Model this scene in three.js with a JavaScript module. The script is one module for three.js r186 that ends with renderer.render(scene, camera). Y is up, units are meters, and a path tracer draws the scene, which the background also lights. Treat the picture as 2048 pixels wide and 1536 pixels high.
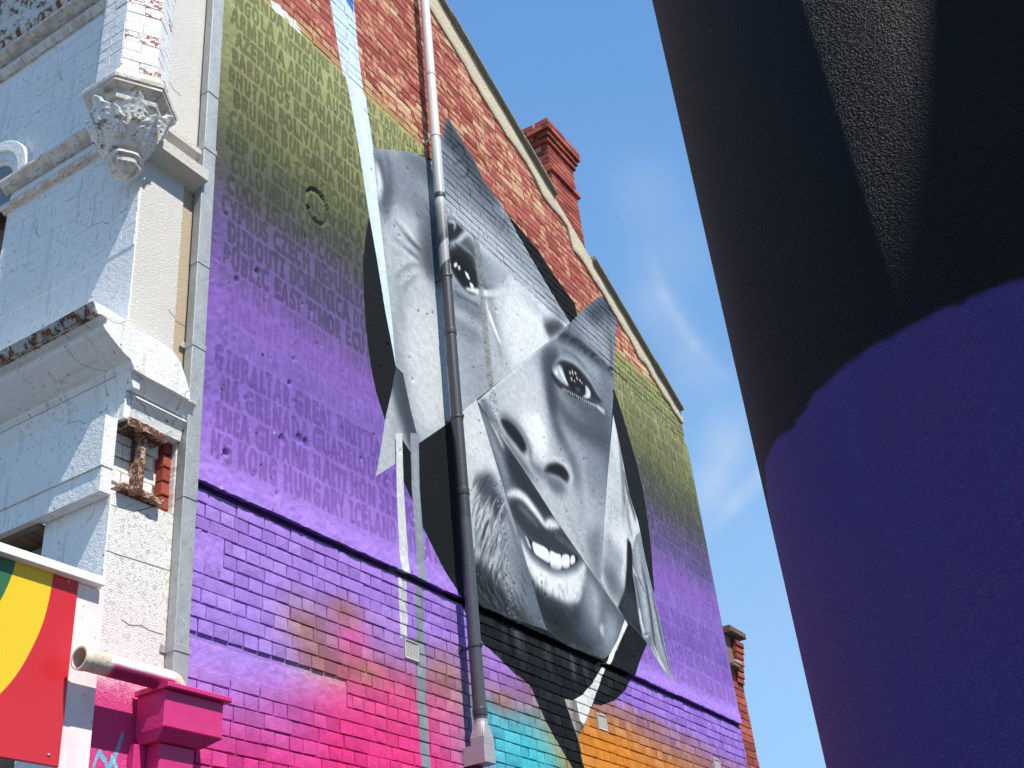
import * as THREE from 'three';
import { mergeGeometries } from 'three/addons/utils/BufferGeometryUtils.js';

// ------------------------------------------------------------------ camera, sky, sun, exposure
const renderer = new THREE.WebGLRenderer({ antialias: true });
renderer.toneMapping = THREE.LinearToneMapping;
renderer.toneMappingExposure = 1.32;
renderer.shadowMap.enabled = true;
const scene = new THREE.Scene();
const EYE = new THREE.Vector3(0, 1.6, 0);
const FWD = new THREE.Vector3(0.7501492, 0.51332875, -0.41685702);
const RIGHT = new THREE.Vector3(0.53107497, -0.0920729, 0.84230752);
const CUP = new THREE.Vector3(-0.39399943, 0.85323864, 0.34168446);
const FPX = 2297;
const camera = new THREE.PerspectiveCamera(2 * Math.atan(768 / FPX) * 180 / Math.PI, 4 / 3, 0.05, 400);
camera.position.copy(EYE);
camera.quaternion.setFromRotationMatrix(new THREE.Matrix4().makeBasis(RIGHT, CUP, FWD.clone().negate()));
camera.updateMatrixWorld(true);

const SUN = new THREE.Vector3(-0.27, 1.6, 1).normalize();
const sun = new THREE.DirectionalLight(new THREE.Color(1, 0.955, 0.88), 4.6);
sun.position.copy(SUN).multiplyScalar(40).add(new THREE.Vector3(7, 4, -4));
sun.target.position.set(7, 4, -4);
sun.castShadow = true;
sun.shadow.mapSize.set(4096, 4096);
Object.assign(sun.shadow.camera, { left: -16, right: 16, top: 16, bottom: -16, near: 1, far: 90 });
scene.add(sun, sun.target);

// ------------------------------------------------------------------ small tools
function rng(seed) { let a = seed >>> 0; return () => { a = (a + 0x6D2B79F5) | 0; let t = Math.imul(a ^ (a >>> 15), 1 | a); t = (t + Math.imul(t ^ (t >>> 7), 61 | t)) ^ t; return ((t ^ (t >>> 14)) >>> 0) / 4294967296; }; }
const hash2 = (x, y, s) => { let h = (x * 374761393 + y * 668265263 + s * 974634777) | 0; h = Math.imul(h ^ (h >>> 13), 1274126177); return ((h ^ (h >>> 16)) >>> 0) / 4294967296; };
function vnoise(x, y, s = 0, per = 0) {
  const xi = Math.floor(x), yi = Math.floor(y), u = x - xi, v = y - yi, a = u * u * (3 - 2 * u), b = v * v * (3 - 2 * v);
  const w = (n) => per ? ((n % per) + per) % per : n;
  const h = (i, j) => hash2(w(xi + i), w(yi + j), s);
  return (h(0, 0) * (1 - a) + h(1, 0) * a) * (1 - b) + (h(0, 1) * (1 - a) + h(1, 1) * a) * b;
}
function fbm(x, y, s = 0, oct = 4, per = 0) { let t = 0, a = 0.5, n = 0; for (let i = 0; i < oct; i++) { t += a * vnoise(x, y, s + i * 17, per); n += a; x *= 2; y *= 2; per *= 2; a *= 0.5; } return t / n; }
// the same noise from a ready-made tile (16 cells a side), for the large maps
const NTILE = (() => { const n = 512, a = new Float32Array(n * n); for (let j = 0; j < n; j++) for (let i = 0; i < n; i++) a[j * n + i] = fbm(i / 32, j / 32, 7, 3, 16); return a; })();
function qnoise(x, y, s = 0) { let u = (x + s * 3.71) * 32, v = (y + s * 7.37) * 32; const xi = Math.floor(u), yi = Math.floor(v); u -= xi; v -= yi; const a = (xi & 511), b = (xi + 1) & 511, c = (yi & 511) << 9, d = ((yi + 1) & 511) << 9; return (NTILE[c + a] * (1 - u) + NTILE[c + b] * u) * (1 - v) + (NTILE[d + a] * (1 - u) + NTILE[d + b] * u) * v; }
const clamp = (v, a = 0, b = 1) => Math.min(b, Math.max(a, v));
const sstep = (a, b, v) => { const t = clamp((v - a) / (b - a)); return t * t * (3 - 2 * t); };
const mix = (a, b, t) => a + (b - a) * t;
const mix3 = (a, b, t) => [mix(a[0], b[0], t), mix(a[1], b[1], t), mix(a[2], b[2], t)];
const s2l = (v) => { v /= 255; return v <= 0.04045 ? v / 12.92 : ((v + 0.055) / 1.055) ** 2.4; };

// a photograph pixel gives a direction; the plane it lies on gives the place
const ray = (px, py) => new THREE.Vector3().addScaledVector(RIGHT, (px - 1024) / FPX).addScaledVector(CUP, -(py - 768) / FPX).add(FWD);
const onZ = (px, py, z) => { const d = ray(px, py); return d.multiplyScalar(z / d.z).add(EYE); };
const onX = (px, py, x) => { const d = ray(px, py); return d.multiplyScalar(x / d.x).add(EYE); };
const WZ = -4.49;          // plane of the painted side wall
const XF = 3.63;           // plane of the white street front
const wall = (px, py) => onZ(px, py, WZ);

// ------------------------------------------------------------------ the sky: clear blue with thin high cloud
{
  const W = 1536, H = 768, data = new Float32Array(W * H * 4);
  const zen = [0.14, 0.36, 0.82], mid = [0.235, 0.51, 0.98], low = [0.6, 0.98, 1.42];
  // thin wisps of cirrus, each a line of directions with a soft width
  const wisps = [[[1296, 480], [1326, 590], [1388, 690], [1462, 770], 0.0055, 0.3], [[1270, 430], [1310, 600], [1380, 720], [1470, 800], 0.022, 0.14], [[1385, 1080], [1420, 980], [1452, 890], [1450, 790], 0.02, 0.2], [[1400, 1070], [1430, 960], [1470, 880], [1500, 800], 0.006, 0.16], [[1410, 1075], [1465, 1010], [1525, 950], [1620, 890], 0.008, 0.24], [[1200, 300], [1290, 380], [1350, 500], [1400, 620], 0.03, 0.08]].map((w) => ({ p: w.slice(0, 4).map(([x, y]) => ray(x, y).normalize()), r: w[4], s: w[5] }));
  for (let j = 0; j < H; j++) {
    const el = ((j + 0.5) / H - 0.5) * Math.PI, up = Math.sin(el), cel = Math.cos(el);
    for (let i = 0; i < W; i++) {
      const az = ((i + 0.5) / W - 0.5) * 2 * Math.PI;      // three's equirect: u = atan2(z, x)
      const k = (j * W + i) * 4;
      let c = up > 0.5 ? mix3(mid, zen, sstep(0.45, 0.98, up)) : mix3(low, mid, Math.pow(clamp(up / 0.55), 0.8));
      if (up < 0) c = [0.25, 0.24, 0.22];
      else {
        const dx = cel * Math.cos(az) / (up + 0.25), dz = cel * Math.sin(az) / (up + 0.25);
        const r1 = dx * 0.93 + dz * 0.36, r2 = -dx * 0.36 + dz * 0.93, warp = qnoise(dx * 1.4 + 5, dz * 1.4, 3) - 0.5;
        let w = sstep(0.56, 0.9, qnoise(r1 * 1.1 + warp * 1.6, r2 * 5.2 + warp * 3.2, 9)) * sstep(0.4, 0.7, qnoise(dx * 0.9 + 2.3, dz * 0.9 + 8.1, 21)) * 0.14;
        w += sstep(0.35, 0.75, qnoise(r1 * 0.6 + 4, r2 * 1.5, 31)) * 0.04;
        const vx = cel * Math.cos(az), vz = cel * Math.sin(az);
        if (up > 0.1 && vx > 0.35) for (const q of wisps) for (let s = 0; s < 3; s++) { const A = q.p[s], B = q.p[s + 1], ex = B.x - A.x, ey = B.y - A.y, ez = B.z - A.z, t = clamp(((vx - A.x) * ex + (up - A.y) * ey + (vz - A.z) * ez) / (ex * ex + ey * ey + ez * ez)), d = Math.hypot(vx - A.x - ex * t, up - A.y - ey * t, vz - A.z - ez * t); if (d < q.r * 3) { const tt = (s + t) / 3, g = Math.exp(-((d / q.r) ** 2)) * Math.sin(Math.PI * clamp(tt * 0.9 + 0.06)) * (0.75 + 0.5 * qnoise(r1 * 14, r2 * 3, 5)); w = Math.max(w, q.s * g + w * 0.6); } }
        c = mix3(c, [0.95, 1.05, 1.18], clamp(w) * sstep(0.02, 0.2, up));
      }
      data[k] = c[0]; data[k + 1] = c[1]; data[k + 2] = c[2]; data[k + 3] = 1;
    }
  }
  const t = new THREE.DataTexture(data, W, H, THREE.RGBAFormat, THREE.FloatType);
  t.mapping = THREE.EquirectangularReflectionMapping; t.magFilter = THREE.LinearFilter; t.minFilter = THREE.LinearFilter; t.needsUpdate = true;
  scene.background = t; scene.environment = t;
  scene.backgroundIntensity = 0.62; scene.environmentIntensity = 0.62;
}

// ------------------------------------------------------------------ things, parts, materials
const taken = new Map();
const numbered = (n) => { const k = taken.get(n) ?? 0; taken.set(n, k + 1); return k ? `${n}_${String(k).padStart(3, '0')}` : n; };
function thing(name, label, category, group) {
  const o = new THREE.Group(); o.name = numbered(name); o.userData = { label, category };
  if (group) o.userData.group = group;
  scene.add(o); return o;
}
function part(name, geo, mat, parent, label) {
  const m = new THREE.Mesh(Array.isArray(geo) ? mergeGeometries(geo.map(plain)) : geo, mat);
  m.name = name; m.castShadow = m.receiveShadow = true; if (label) m.userData.label = label;
  parent.add(m); return m;
}
function plain(g) { g = g.index ? g.toNonIndexed() : g; for (const k of Object.keys(g.attributes)) if (!['position', 'normal', 'uv'].includes(k)) g.deleteAttribute(k); return g; }
const canvas = (w, h) => { const c = document.createElement('canvas'); c.width = w; c.height = h; return c; };
function ctex(c, rx = 1, ry = 1) { const t = new THREE.CanvasTexture(c); t.colorSpace = THREE.SRGBColorSpace; t.wrapS = t.wrapT = THREE.RepeatWrapping; t.repeat.set(rx, ry); t.needsUpdate = true; return t; }
function gtex(n, fn, rep = 1) {      // grey data texture for relief
  const d = new Uint8Array(n * n * 4);
  for (let j = 0; j < n; j++) for (let i = 0; i < n; i++) { const v = clamp(fn(i / n, j / n)) * 255, k = (j * n + i) * 4; d[k] = d[k + 1] = d[k + 2] = v; d[k + 3] = 255; }
  const t = new THREE.DataTexture(d, n, n); t.wrapS = t.wrapT = THREE.RepeatWrapping; t.magFilter = THREE.LinearFilter; t.minFilter = THREE.LinearMipmapLinearFilter; t.generateMipmaps = true; t.repeat.set(rep, rep); t.needsUpdate = true; return t;
}
const reliefOf = (t, rx, ry = rx) => { const c = t.clone(); c.repeat.set(rx, ry); c.needsUpdate = true; return c; };
const stucco = gtex(512, (u, v) => 0.55 * fbm(u * 24, v * 24, 5, 4, 24) + 0.45 * fbm(u * 90, v * 90, 15, 2, 90));   // meant for uv in metres, one tile = 0.6 m
const lump = gtex(512, (u, v) => { const a = fbm(u * 40, v * 40, 25, 3, 40); return sstep(0.3, 0.7, a); });
const rgb = (r, g, b) => new THREE.Color().setRGB(s2l(r), s2l(g), s2l(b));
const std = (color, roughness = 0.85, o = {}) => new THREE.MeshStandardMaterial({ color, roughness, metalness: 0, side: THREE.DoubleSide, ...o });
const matte = (color, roughness = 0.9, o = {}) => new THREE.MeshPhysicalMaterial({ color, roughness, metalness: 0, side: THREE.DoubleSide, specularIntensity: 0.3, ...o });   // flat spray paint and dusty brick

// geometry with uv in metres, projected on the largest axis of each face
function uvBox(g) {
  g = g.index ? g.toNonIndexed() : g; g.computeVertexNormals();
  const p = g.attributes.position, n = g.attributes.normal, uv = new Float32Array(p.count * 2);
  for (let i = 0; i < p.count; i++) {
    const ax = Math.abs(n.getX(i)), ay = Math.abs(n.getY(i)), az = Math.abs(n.getZ(i));
    const [a, b] = ax >= ay && ax >= az ? [p.getZ(i), p.getY(i)] : ay >= az ? [p.getX(i), p.getZ(i)] : [p.getX(i), p.getY(i)];
    uv[2 * i] = a; uv[2 * i + 1] = b;
  }
  g.setAttribute('uv', new THREE.BufferAttribute(uv, 2)); return g;
}
function tris(list) { const g = new THREE.BufferGeometry(); g.setAttribute('position', new THREE.BufferAttribute(new Float32Array(list), 3)); g.computeVertexNormals(); return uvBox(g); }
function boxB(x0, x1, y0, y1, z0, z1, b = 0.004) {      // box with chamfered edges
  const s = new THREE.Shape(); const w = x1 - x0, h = y1 - y0; b = Math.min(b, w / 3, h / 3, (z1 - z0) / 3);
  s.moveTo(b, b); s.lineTo(w - b, b); s.lineTo(w - b, h - b); s.lineTo(b, h - b); s.closePath();
  const g = new THREE.ExtrudeGeometry(s, { depth: z1 - z0 - 2 * b, bevelEnabled: true, bevelThickness: b, bevelSize: b, bevelSegments: 1, steps: 1 });
  g.translate(x0, y0, z0 + b); return uvBox(g);
}
function extrudeZ(pts, z0, z1, b = 0) {                  // polygon in x,y pulled along z
  const s = new THREE.Shape(pts.map(([x, y]) => new THREE.Vector2(x, y)));
  const g = new THREE.ExtrudeGeometry(s, { depth: z1 - z0 - 2 * b, bevelEnabled: b > 0, bevelThickness: b, bevelSize: b, bevelOffset: -b, bevelSegments: 1, steps: 1 });
  g.translate(0, 0, z0 + b); return uvBox(g);
}
function extrudeX(pts, x0, x1) {                         // polygon given as [z, y], pulled along x
  const s = new THREE.Shape(pts.map(([z, y]) => new THREE.Vector2(-z, y)));
  const g = new THREE.ExtrudeGeometry(s, { depth: x1 - x0, bevelEnabled: false, steps: 1 });
  g.rotateY(Math.PI / 2); g.translate(x0, 0, 0); return uvBox(g);
}
function prismY(pts, y0, y1) {                           // polygon given as [x, z], pulled along y
  const s = new THREE.Shape(pts.map(([x, z]) => new THREE.Vector2(x, -z)));
  const g = new THREE.ExtrudeGeometry(s, { depth: y1 - y0, bevelEnabled: false, steps: 1 });
  g.rotateX(-Math.PI / 2); g.translate(0, y0, 0); return uvBox(g);
}
function ringsY(rings) {                                 // rings of equal point counts, [[x,y,z]...], joined and capped
  const L = []; const tri = (a, b, c) => L.push(...a, ...b, ...c);
  for (let k = 0; k + 1 < rings.length; k++) { const A = rings[k], B = rings[k + 1], n = A.length; for (let i = 0; i < n; i++) { const j = (i + 1) % n; tri(A[i], A[j], B[j]); tri(A[i], B[j], B[i]); } }
  for (const [R, f] of [[rings[0], -1], [rings[rings.length - 1], 1]]) for (let i = 1; i + 1 < R.length; i++) f > 0 ? tri(R[0], R[i], R[i + 1]) : tri(R[0], R[i + 1], R[i]);
  return tris(L);
}
function rough(g, amp, freq, seed) {                     // uneven faces: shared corners move together
  const p = g.attributes.position;
  for (let i = 0; i < p.count; i++) { const x = p.getX(i), y = p.getY(i), z = p.getZ(i); p.setXYZ(i, x + amp * (fbm(y * freq + 3, z * freq, seed, 2) - 0.5), y + amp * (fbm(x * freq, z * freq + 7, seed + 5, 2) - 0.5), z + amp * (fbm(x * freq + 11, y * freq, seed + 9, 2) - 0.5)); }
  g.computeVertexNormals(); return g;
}

// ------------------------------------------------------------------ bricks of the side wall: where each one lies
const MX0 = 4.1, MX1 = 12.6, MY0 = 2.6, MY1 = 12.1, MN = 2048;
const EDGE_L = 4.12, EDGE_R = 12.44;                     // ends of the side wall
const LEDGE = 4.692;                                      // lower lip of the render coat
const COURSE = 0.086;
const PARA = (x) => 10.775 - 0.588 * (x - 8.85);          // raked parapet line (under side of the coping)
const TOPPTS = [[4.1, 9.17], [5.4, 9.18], [6.8, 9.14], [6.96, 8.98], [7.05, 8.62], [7.6, 8.57], [8.25, 8.53], [9.06, 8.5], [9.6, 8.43], [10.17, 8.38], [10.8, 8.34], [11.97, 8.25], [12.6, 8.2]];
const plateTop = (x) => { let i = 0; while (i + 2 < TOPPTS.length && TOPPTS[i + 1][0] < x) i++; const [a, b] = [TOPPTS[i], TOPPTS[i + 1]]; return mix(a[1], b[1], clamp((x - a[0]) / (b[0] - a[0]))) + 0.05 * (fbm(x * 3.1, 0.5, 77, 3) - 0.5) + 0.03 * (vnoise(x * 14, 2.5, 78) - 0.5); };
const VENTS = [[6.27, 4.15], [9.04, 4.135], [11.55, 4.12]];  // centres of the air bricks
const PATCHES = [[4.24, 4.47, 4.2, 4.44], [4.2, 5.56, 3.595, 3.765]];
const BRICKS = [];
{
  const R = rng(4711), base = 1.775 + 1.6;               // a bed joint read off the photograph
  for (let k = -39; k < 100; k++) {
    const y0 = base + k * COURSE, y1 = y0 + COURSE - 0.0072;
    if (y0 < 0.02 || y0 > 12.2) continue;
    const header = k < 16 ? (((k % 2) + 2) % 2 === 1) : (((k % 4) + 4) % 4 === 1);
    const step = header ? 0.1175 : 0.235;
    let x = EDGE_L - (header ? 0.03 : 0.0) - (k % 3) * 0.013;
    while (x < EDGE_R) {
      const w = step * (0.985 + 0.03 * R());
      let a = Math.max(x, EDGE_L), b = Math.min(x + w - 0.0062, EDGE_R);
      x += w;
      if (b - a < 0.03) continue;
      const xm = (a + b) / 2, ym = (y0 + y1) / 2;
      if (y1 > LEDGE - 0.03 && ym < plateTop(xm) - 0.05) continue;
      if (y1 > PARA(xm) - 0.06) continue;
      const cuts = [...PATCHES, ...VENTS.map(([vx, vy]) => [vx - 0.085, vx + 0.085, vy - 0.072, vy + 0.072])];
      for (const [p0, p1, q0, q1] of cuts) if (b > p0 && a < p1 && ym > q0 && ym < q1) { if (a < p0 - 0.03) b = p0 - 0.006; else if (b > p1 + 0.03) a = p1 + 0.006; else b = a; }
      if (b - a < 0.025) continue;
      BRICKS.push({ a, b, y0: y0 + (R() - 0.5) * 0.003, y1: y1 + (R() - 0.5) * 0.003, tone: clamp(0.5 + 0.9 * (R() - 0.5) + 0.8 * (fbm(xm * 0.9, ym * 1.3, 95, 3) - 0.5)), hue: R(), cream: fbm(xm * 1.4 + 3, ym * 2.2, 91, 3) * 0.62 + R() * 0.5, d: (R() - 0.5) * 0.006, s: R() });
    }
  }
}

// ------------------------------------------------------------------ the mural, painted in the plane of the wall
const cx = (x) => (x - MX0) / (MX1 - MX0) * MN, cy = (y) => (MY1 - y) / (MY1 - MY0) * MN;
const mp = (px, py) => { const p = wall(px, py); return [cx(p.x), cy(p.y)]; };
const SXM = MN / (MX1 - MX0);                             // texels per metre
const PAINT = new Float32Array(MN * MN * 4);            // red, green, blue (sRGB 0..255) and how far the wall is covered (0..1)
{
  // sprayed ground colours, as bands by height and clouds of spray low down; alpha says how far the wall is covered
  const stops = [[9.2, 164, 166, 112], [8.75, 155, 157, 106], [8.2, 134, 134, 92], [7.75, 112, 114, 80], [7.4, 88, 91, 74], [7.1, 80, 80, 80], [6.85, 92, 83, 116], [6.5, 102, 87, 140], [6.15, 126, 94, 170], [5.85, 131, 101, 182], [5.5, 122, 96, 174], [5.2, 138, 105, 188], [4.9, 160, 124, 210], [4.5, 158, 122, 208], [4.2, 160, 124, 210]];
  const band = (y) => { if (y >= stops[0][0]) return stops[0].slice(1); for (let i = 0; i + 1 < stops.length; i++) if (y > stops[i + 1][0]) { const t = (stops[i][0] - y) / (stops[i][0] - stops[i + 1][0]); return mix3(stops[i].slice(1), stops[i + 1].slice(1), t); } return stops[stops.length - 1].slice(1); };
  const LUT = []; for (let i = 0; i <= 1200; i++) LUT.push(band(3.6 + i * 0.005));
  // spray clouds: pixel, radius across and up in metres, colour, strength
  const clouds = [
    [640, 1530, 1.3, 0.42, [226, 52, 128], 1.1], [440, 1545, 0.7, 0.26, [226, 54, 130], 1.1], [840, 1520, 0.9, 0.42, [230, 62, 132], 1.1], [706, 1262, 0.2, 0.22, [230, 84, 150], 0.7], [735, 1390, 0.5, 0.24, [226, 86, 146], 0.75], [905, 1450, 0.3, 0.22, [232, 98, 150], 0.8],
    [440, 1240, 0.8, 0.75, [168, 134, 220], 1.3], [840, 1240, 0.6, 0.34, [162, 124, 210], 1.0], [640, 1120, 1.6, 0.34, [166, 128, 214], 1.2], [1000, 1330, 0.5, 0.3, [154, 112, 198], 0.9], [560, 1450, 0.42, 0.2, [184, 112, 192], 0.7], [760, 1250, 0.5, 0.3, [176, 124, 196], 0.7],
    [1040, 1525, 0.95, 0.36, [70, 190, 204], 1.15], [1000, 1455, 0.32, 0.18, [84, 184, 198], 0.8],
    [1225, 1505, 0.85, 0.24, [214, 132, 44], 1.1], [1180, 1535, 0.6, 0.24, [214, 132, 42], 1.1], [1330, 1540, 0.8, 0.14, [206, 126, 48], 0.8],
    [1290, 1370, 1.1, 0.32, [140, 104, 192], 1.1], [1400, 1420, 1.3, 0.3, [142, 104, 194], 1.1], [1460, 1500, 0.8, 0.22, [148, 110, 192], 1],
  ].map(([px, py, rx, ry, c, s]) => { const p = wall(px, py); return { x: p.x, y: p.y, rx, ry, c, s }; });
  const thin = [[615, 1262, 0.2, 0.14], [652, 1330, 0.26, 0.1], [735, 1345, 0.2, 0.09], [884, 1345, 0.2, 0.16], [690, 1225, 0.16, 0.1], [1005, 1405, 0.2, 0.1], [1290, 1440, 0.5, 0.09]].map(([px, py, rx, ry]) => { const p = wall(px, py); return { x: p.x, y: p.y, rx, ry }; });   // brick showing through thin spray
  const d = PAINT;
  for (let j = 0; j < MN; j++) {
    const y = MY1 - (j + 0.5) / MN * (MY1 - MY0);
    if (y > 9.7) continue;                                // bare brick above the paint
    for (let i = 0; i < MN; i++) {
      const x = MX0 + (i + 0.5) / MN * (MX1 - MX0), k = (j * MN + i) * 4;
      let c, a;
      if (y > LEDGE - 0.35) {
        const n = qnoise(x * 1.7, y * 2.3, 41) - 0.5, m = qnoise(x * 9, y * 5, 43) - 0.5;
        const low = x > 9.9 ? 0.12 : 0;
        const lu = LUT[clamp(Math.round((y + n * 0.22 + m * 0.06 + low - 3.6) / 0.005), 0, 1200)];
        const gr = 1 + 0.10 * m; c = [lu[0] * gr, lu[1] * gr, lu[2] * (1 + 0.07 * m)];
        const ptop = x < 6.9 ? 9.14 : x < 10.4 ? 8.75 : 8.75;
        a = 1 - sstep(ptop - 0.02, ptop + (x < 6.9 ? 0.26 : 0.16), y + 0.12 * (qnoise(x * 4, y * 4, 47) - 0.5));
        if (y > ptop) c = mix3(c, [196, 176, 108], 0.5);
        if (y < LEDGE) { a = sstep(LEDGE - 0.42, LEDGE - 0.2, y + 0.1 * n); a = Math.max(a, x < 6.2 ? 1 : 0.55); }
      } else { c = [158, 122, 220]; a = 0; }
      if (y < LEDGE + 0.02) {                              // lower wall: spray clouds over bare brown brick
        let wsum = a * 0.9, col = [c[0] * wsum, c[1] * wsum, c[2] * wsum], cov = a;
        for (const q of clouds) { const dx = (x - q.x) / q.rx; if (dx > 2.5 || dx < -2.5) continue; const dy = (y - q.y) / q.ry, r2 = dx * dx + dy * dy; if (r2 > 6) continue; let w = Math.exp(-r2 * 0.95) * q.s * (0.85 + 0.3 * qnoise(x * 6, y * 6, 53)); cov = 1 - (1 - cov) * (1 - clamp(w)); w = w * w; wsum += w; col[0] += q.c[0] * w; col[1] += q.c[1] * w; col[2] += q.c[2] * w; }
        if (wsum > 0) c = [col[0] / wsum, col[1] / wsum, col[2] / wsum]; a = clamp(cov * 1.06 - 0.03);
        for (const q of thin) { const dx = (x - q.x) / q.rx, dy = (y - q.y) / q.ry, r2 = dx * dx + dy * dy; if (r2 < 5) a *= 1 - 0.72 * Math.exp(-r2) * (0.7 + 0.5 * qnoise(x * 7, y * 7, 59)); }
      }
      d[k] = c[0]; d[k + 1] = c[1]; d[k + 2] = c[2]; d[k + 3] = a;
    }
  }
  // rows of country names, brushed letter by letter
  const rows = ['UGANDA UKRAINE URUGUAY VANUATU VENEZUELA VIETNAM YEMEN ZAMBIA ZIMBABWE', 'NGOLA ANTIGUA ARGENTINA KIRIBATI KUWAIT LAOS LATVIA LEBANON LESOTHO', 'ARMENIA ARUBA AUSTRALIA LIBERIA LIBYA LITHUANIA MACAU MALAWI MALTA', 'AZERBAIJAN BAHAMAS BAHRAIN BANGLADESH MALDIVES MALI MARTINIQUE MAURITIUS', 'BARBADOS BELARUS BELGIUM BELIZE BENIN MEXICO MOLDOVA MONACO MONGOLIA', 'BHUTAN BOLIVIA BOSNIA BOTSWANA BRAZIL MOROCCO MYANMAR NAMIBIA NAURU NEPAL', 'BRUNEI BULGARIA BURKINA FASO BURUNDI NICARAGUA NIGER NIGERIA NIUE NORWAY OMAN', 'CAMBODIA CAMEROON CANADA CAPE VERDE PAKISTAN PALAU PANAMA PARAGUAY PERU',
    'REP OF CENTRAL AFRICA CHAD CHILE CHINA PHILIPPINES POLAND PORTUGAL QATAR', 'COLOMBIA COMOROS CONGO COOK ISLANDS ROMANIA RUSSIA RWANDA SAMOA SENEGAL', 'COOK ISLANDS COSTA RICA CROATIA CUBA SERBIA SEYCHELLES SIERRA LEONE', 'CYPRUS CZECH REPUBLIC DEMOCRATIC SINGAPORE SLOVAKIA SLOVENIA SOMALIA', 'DJIBOUTI DOMINICA DOMINICAN REPUBLIC SOUTH AFRICA SPAIN SRI LANKA SUDAN', 'PUBLIC EAST TIMOR ECUADOR EGYPT SWAZILAND SWEDEN SYRIA TAIWAN TOGO', 'ESTONIA ETHIOPIA FAROE ISLANDS FIJI TONGA TUNISIA TURKEY TUVALU', 'FINLAND FRANCE GABON GAMBIA GEORGIA', 'GEORGIA GERMANY GHANA GIBRALTAR', 'GIBRALTAR GREAT BRITTIAN GREECE GREENLAND', 'NA GRENADA GUADELOUPE GUAM GUATEMALA', 'INEA GUYANA HAITI HON SEE HONDURAS', 'NG KONG HUNGARY ICELAND INDIA IRAN'];
  const R = rng(99);
  const rowY = (k) => 9.0 - k * 0.2055;
  const TC = canvas(MN, MN), tx = TC.getContext('2d'); tx.lineJoin = 'round'; tx.lineCap = 'round';
  rows.forEach((text, k) => {
    let x = 4.36 - (k % 3) * 0.03;
    const y = rowY(k), faint = k >= 14 && k <= 16 ? 0.32 : 1, words = text.split(' ');
    for (let w = 0; x < 12.3; w++, x += 0.04) for (const ch of words[w % words.length]) {
      const hgt = 0.235 * SXM * (0.94 + 0.14 * R()), al = (x > 9.9 ? 0.62 : 0.9) * faint * (0.8 + 0.2 * R());
      tx.save(); tx.translate(cx(x), cy(y)); tx.rotate((R() - 0.5) * 0.10); tx.scale(0.50 * (0.88 + 0.24 * R()), 0.86);
      tx.font = `bold ${hgt}px sans-serif`; tx.fillStyle = tx.strokeStyle = `rgba(255,255,255,${al})`; tx.lineWidth = 0.020 * SXM;
      tx.fillText(ch, 0, 0); tx.strokeText(ch, 0, 0);
      const adv = tx.measureText(ch).width * 0.475 + 0.009 * SXM; tx.restore();
      x += adv / SXM;
      if (R() < 0.22 && y > 6.2) { tx.strokeStyle = `rgba(255,255,255,${al * 0.6})`; tx.lineWidth = 0.008 * SXM; const l = (0.04 + 0.09 * R()) * SXM, xx = cx(x - 0.06); tx.beginPath(); tx.moveTo(xx, cy(y)); tx.lineTo(xx + 1, cy(y) + l); tx.stroke(); }
    }
  });
  {
    const t = tx.getImageData(0, 0, MN, MN).data;
    for (let j = 0; j < MN; j++) { const y = MY1 - (j + 0.5) / MN * (MY1 - MY0), dk = y > 7.8 ? [0.70, 0.71, 0.70] : y > 6.15 ? [0.74, 0.78, 0.70] : [0.84, 0.79, 0.85]; for (let i = 0; i < MN; i++) { const k = (j * MN + i) * 4, a = t[k + 3] / 255; if (a > 0) for (let q = 0; q < 3; q++) d[k + q] *= 1 - a * (1 - dk[q]); } }
  }
  // the painter: polygons in texels, softened over their own small patch, kept inside a shard if one is set
  let CLIP = null;
  const cover = (poly, x0, y0, w, h) => {                  // area coverage, four samples a row
    const m = new Float32Array(w * h), n = poly.length;
    for (let j = 0; j < h; j++) for (let s = 0; s < 4; s++) {
      const yy = y0 + j + (s + 0.5) / 4, xs = [];
      for (let i = 0; i < n; i++) { const [ax, ay] = poly[i], [bx, by] = poly[(i + 1) % n]; if ((ay <= yy) !== (by <= yy)) xs.push([ax + (yy - ay) / (by - ay) * (bx - ax), by > ay ? 1 : -1]); }
      xs.sort((p, q) => p[0] - q[0]);
      let wind = 0;
      for (let i = 0; i + 1 < xs.length; i++) { wind += xs[i][1]; if (!wind) continue; const a = Math.max(0, xs[i][0] - x0), b = Math.min(w, xs[i + 1][0] - x0); if (b <= a) continue; const ia = Math.floor(a), ib = Math.min(w - 1, Math.floor(b)); if (ia === ib) m[j * w + ia] += (b - a) / 4; else { m[j * w + ia] += (ia + 1 - a) / 4; for (let q = ia + 1; q < ib; q++) m[j * w + q] += 0.25; m[j * w + ib] += (b - ib) / 4; } }
    }
    return m;
  };
  const soften = (m, w, h, r) => {                         // three box passes each way
    const rad = Math.max(1, Math.round(r * 0.95)), tmp = new Float32Array(m.length), norm = 1 / (2 * rad + 1);
    for (let pass = 0; pass < 3; pass++) {
      for (let j = 0; j < h; j++) { let s = 0; for (let i = -rad; i < w; i++) { if (i + rad < w) s += m[j * w + i + rad]; if (i - rad - 1 >= 0) s -= m[j * w + i - rad - 1]; if (i >= 0) tmp[j * w + i] = s * norm; } }
      for (let i = 0; i < w; i++) { let s = 0; for (let j = -rad; j < h; j++) { if (j + rad < h) s += tmp[(j + rad) * w + i]; if (j - rad - 1 >= 0) s -= tmp[(j - rad - 1) * w + i]; if (j >= 0) m[j * w + i] = s * norm; } }
    }
  };
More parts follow.
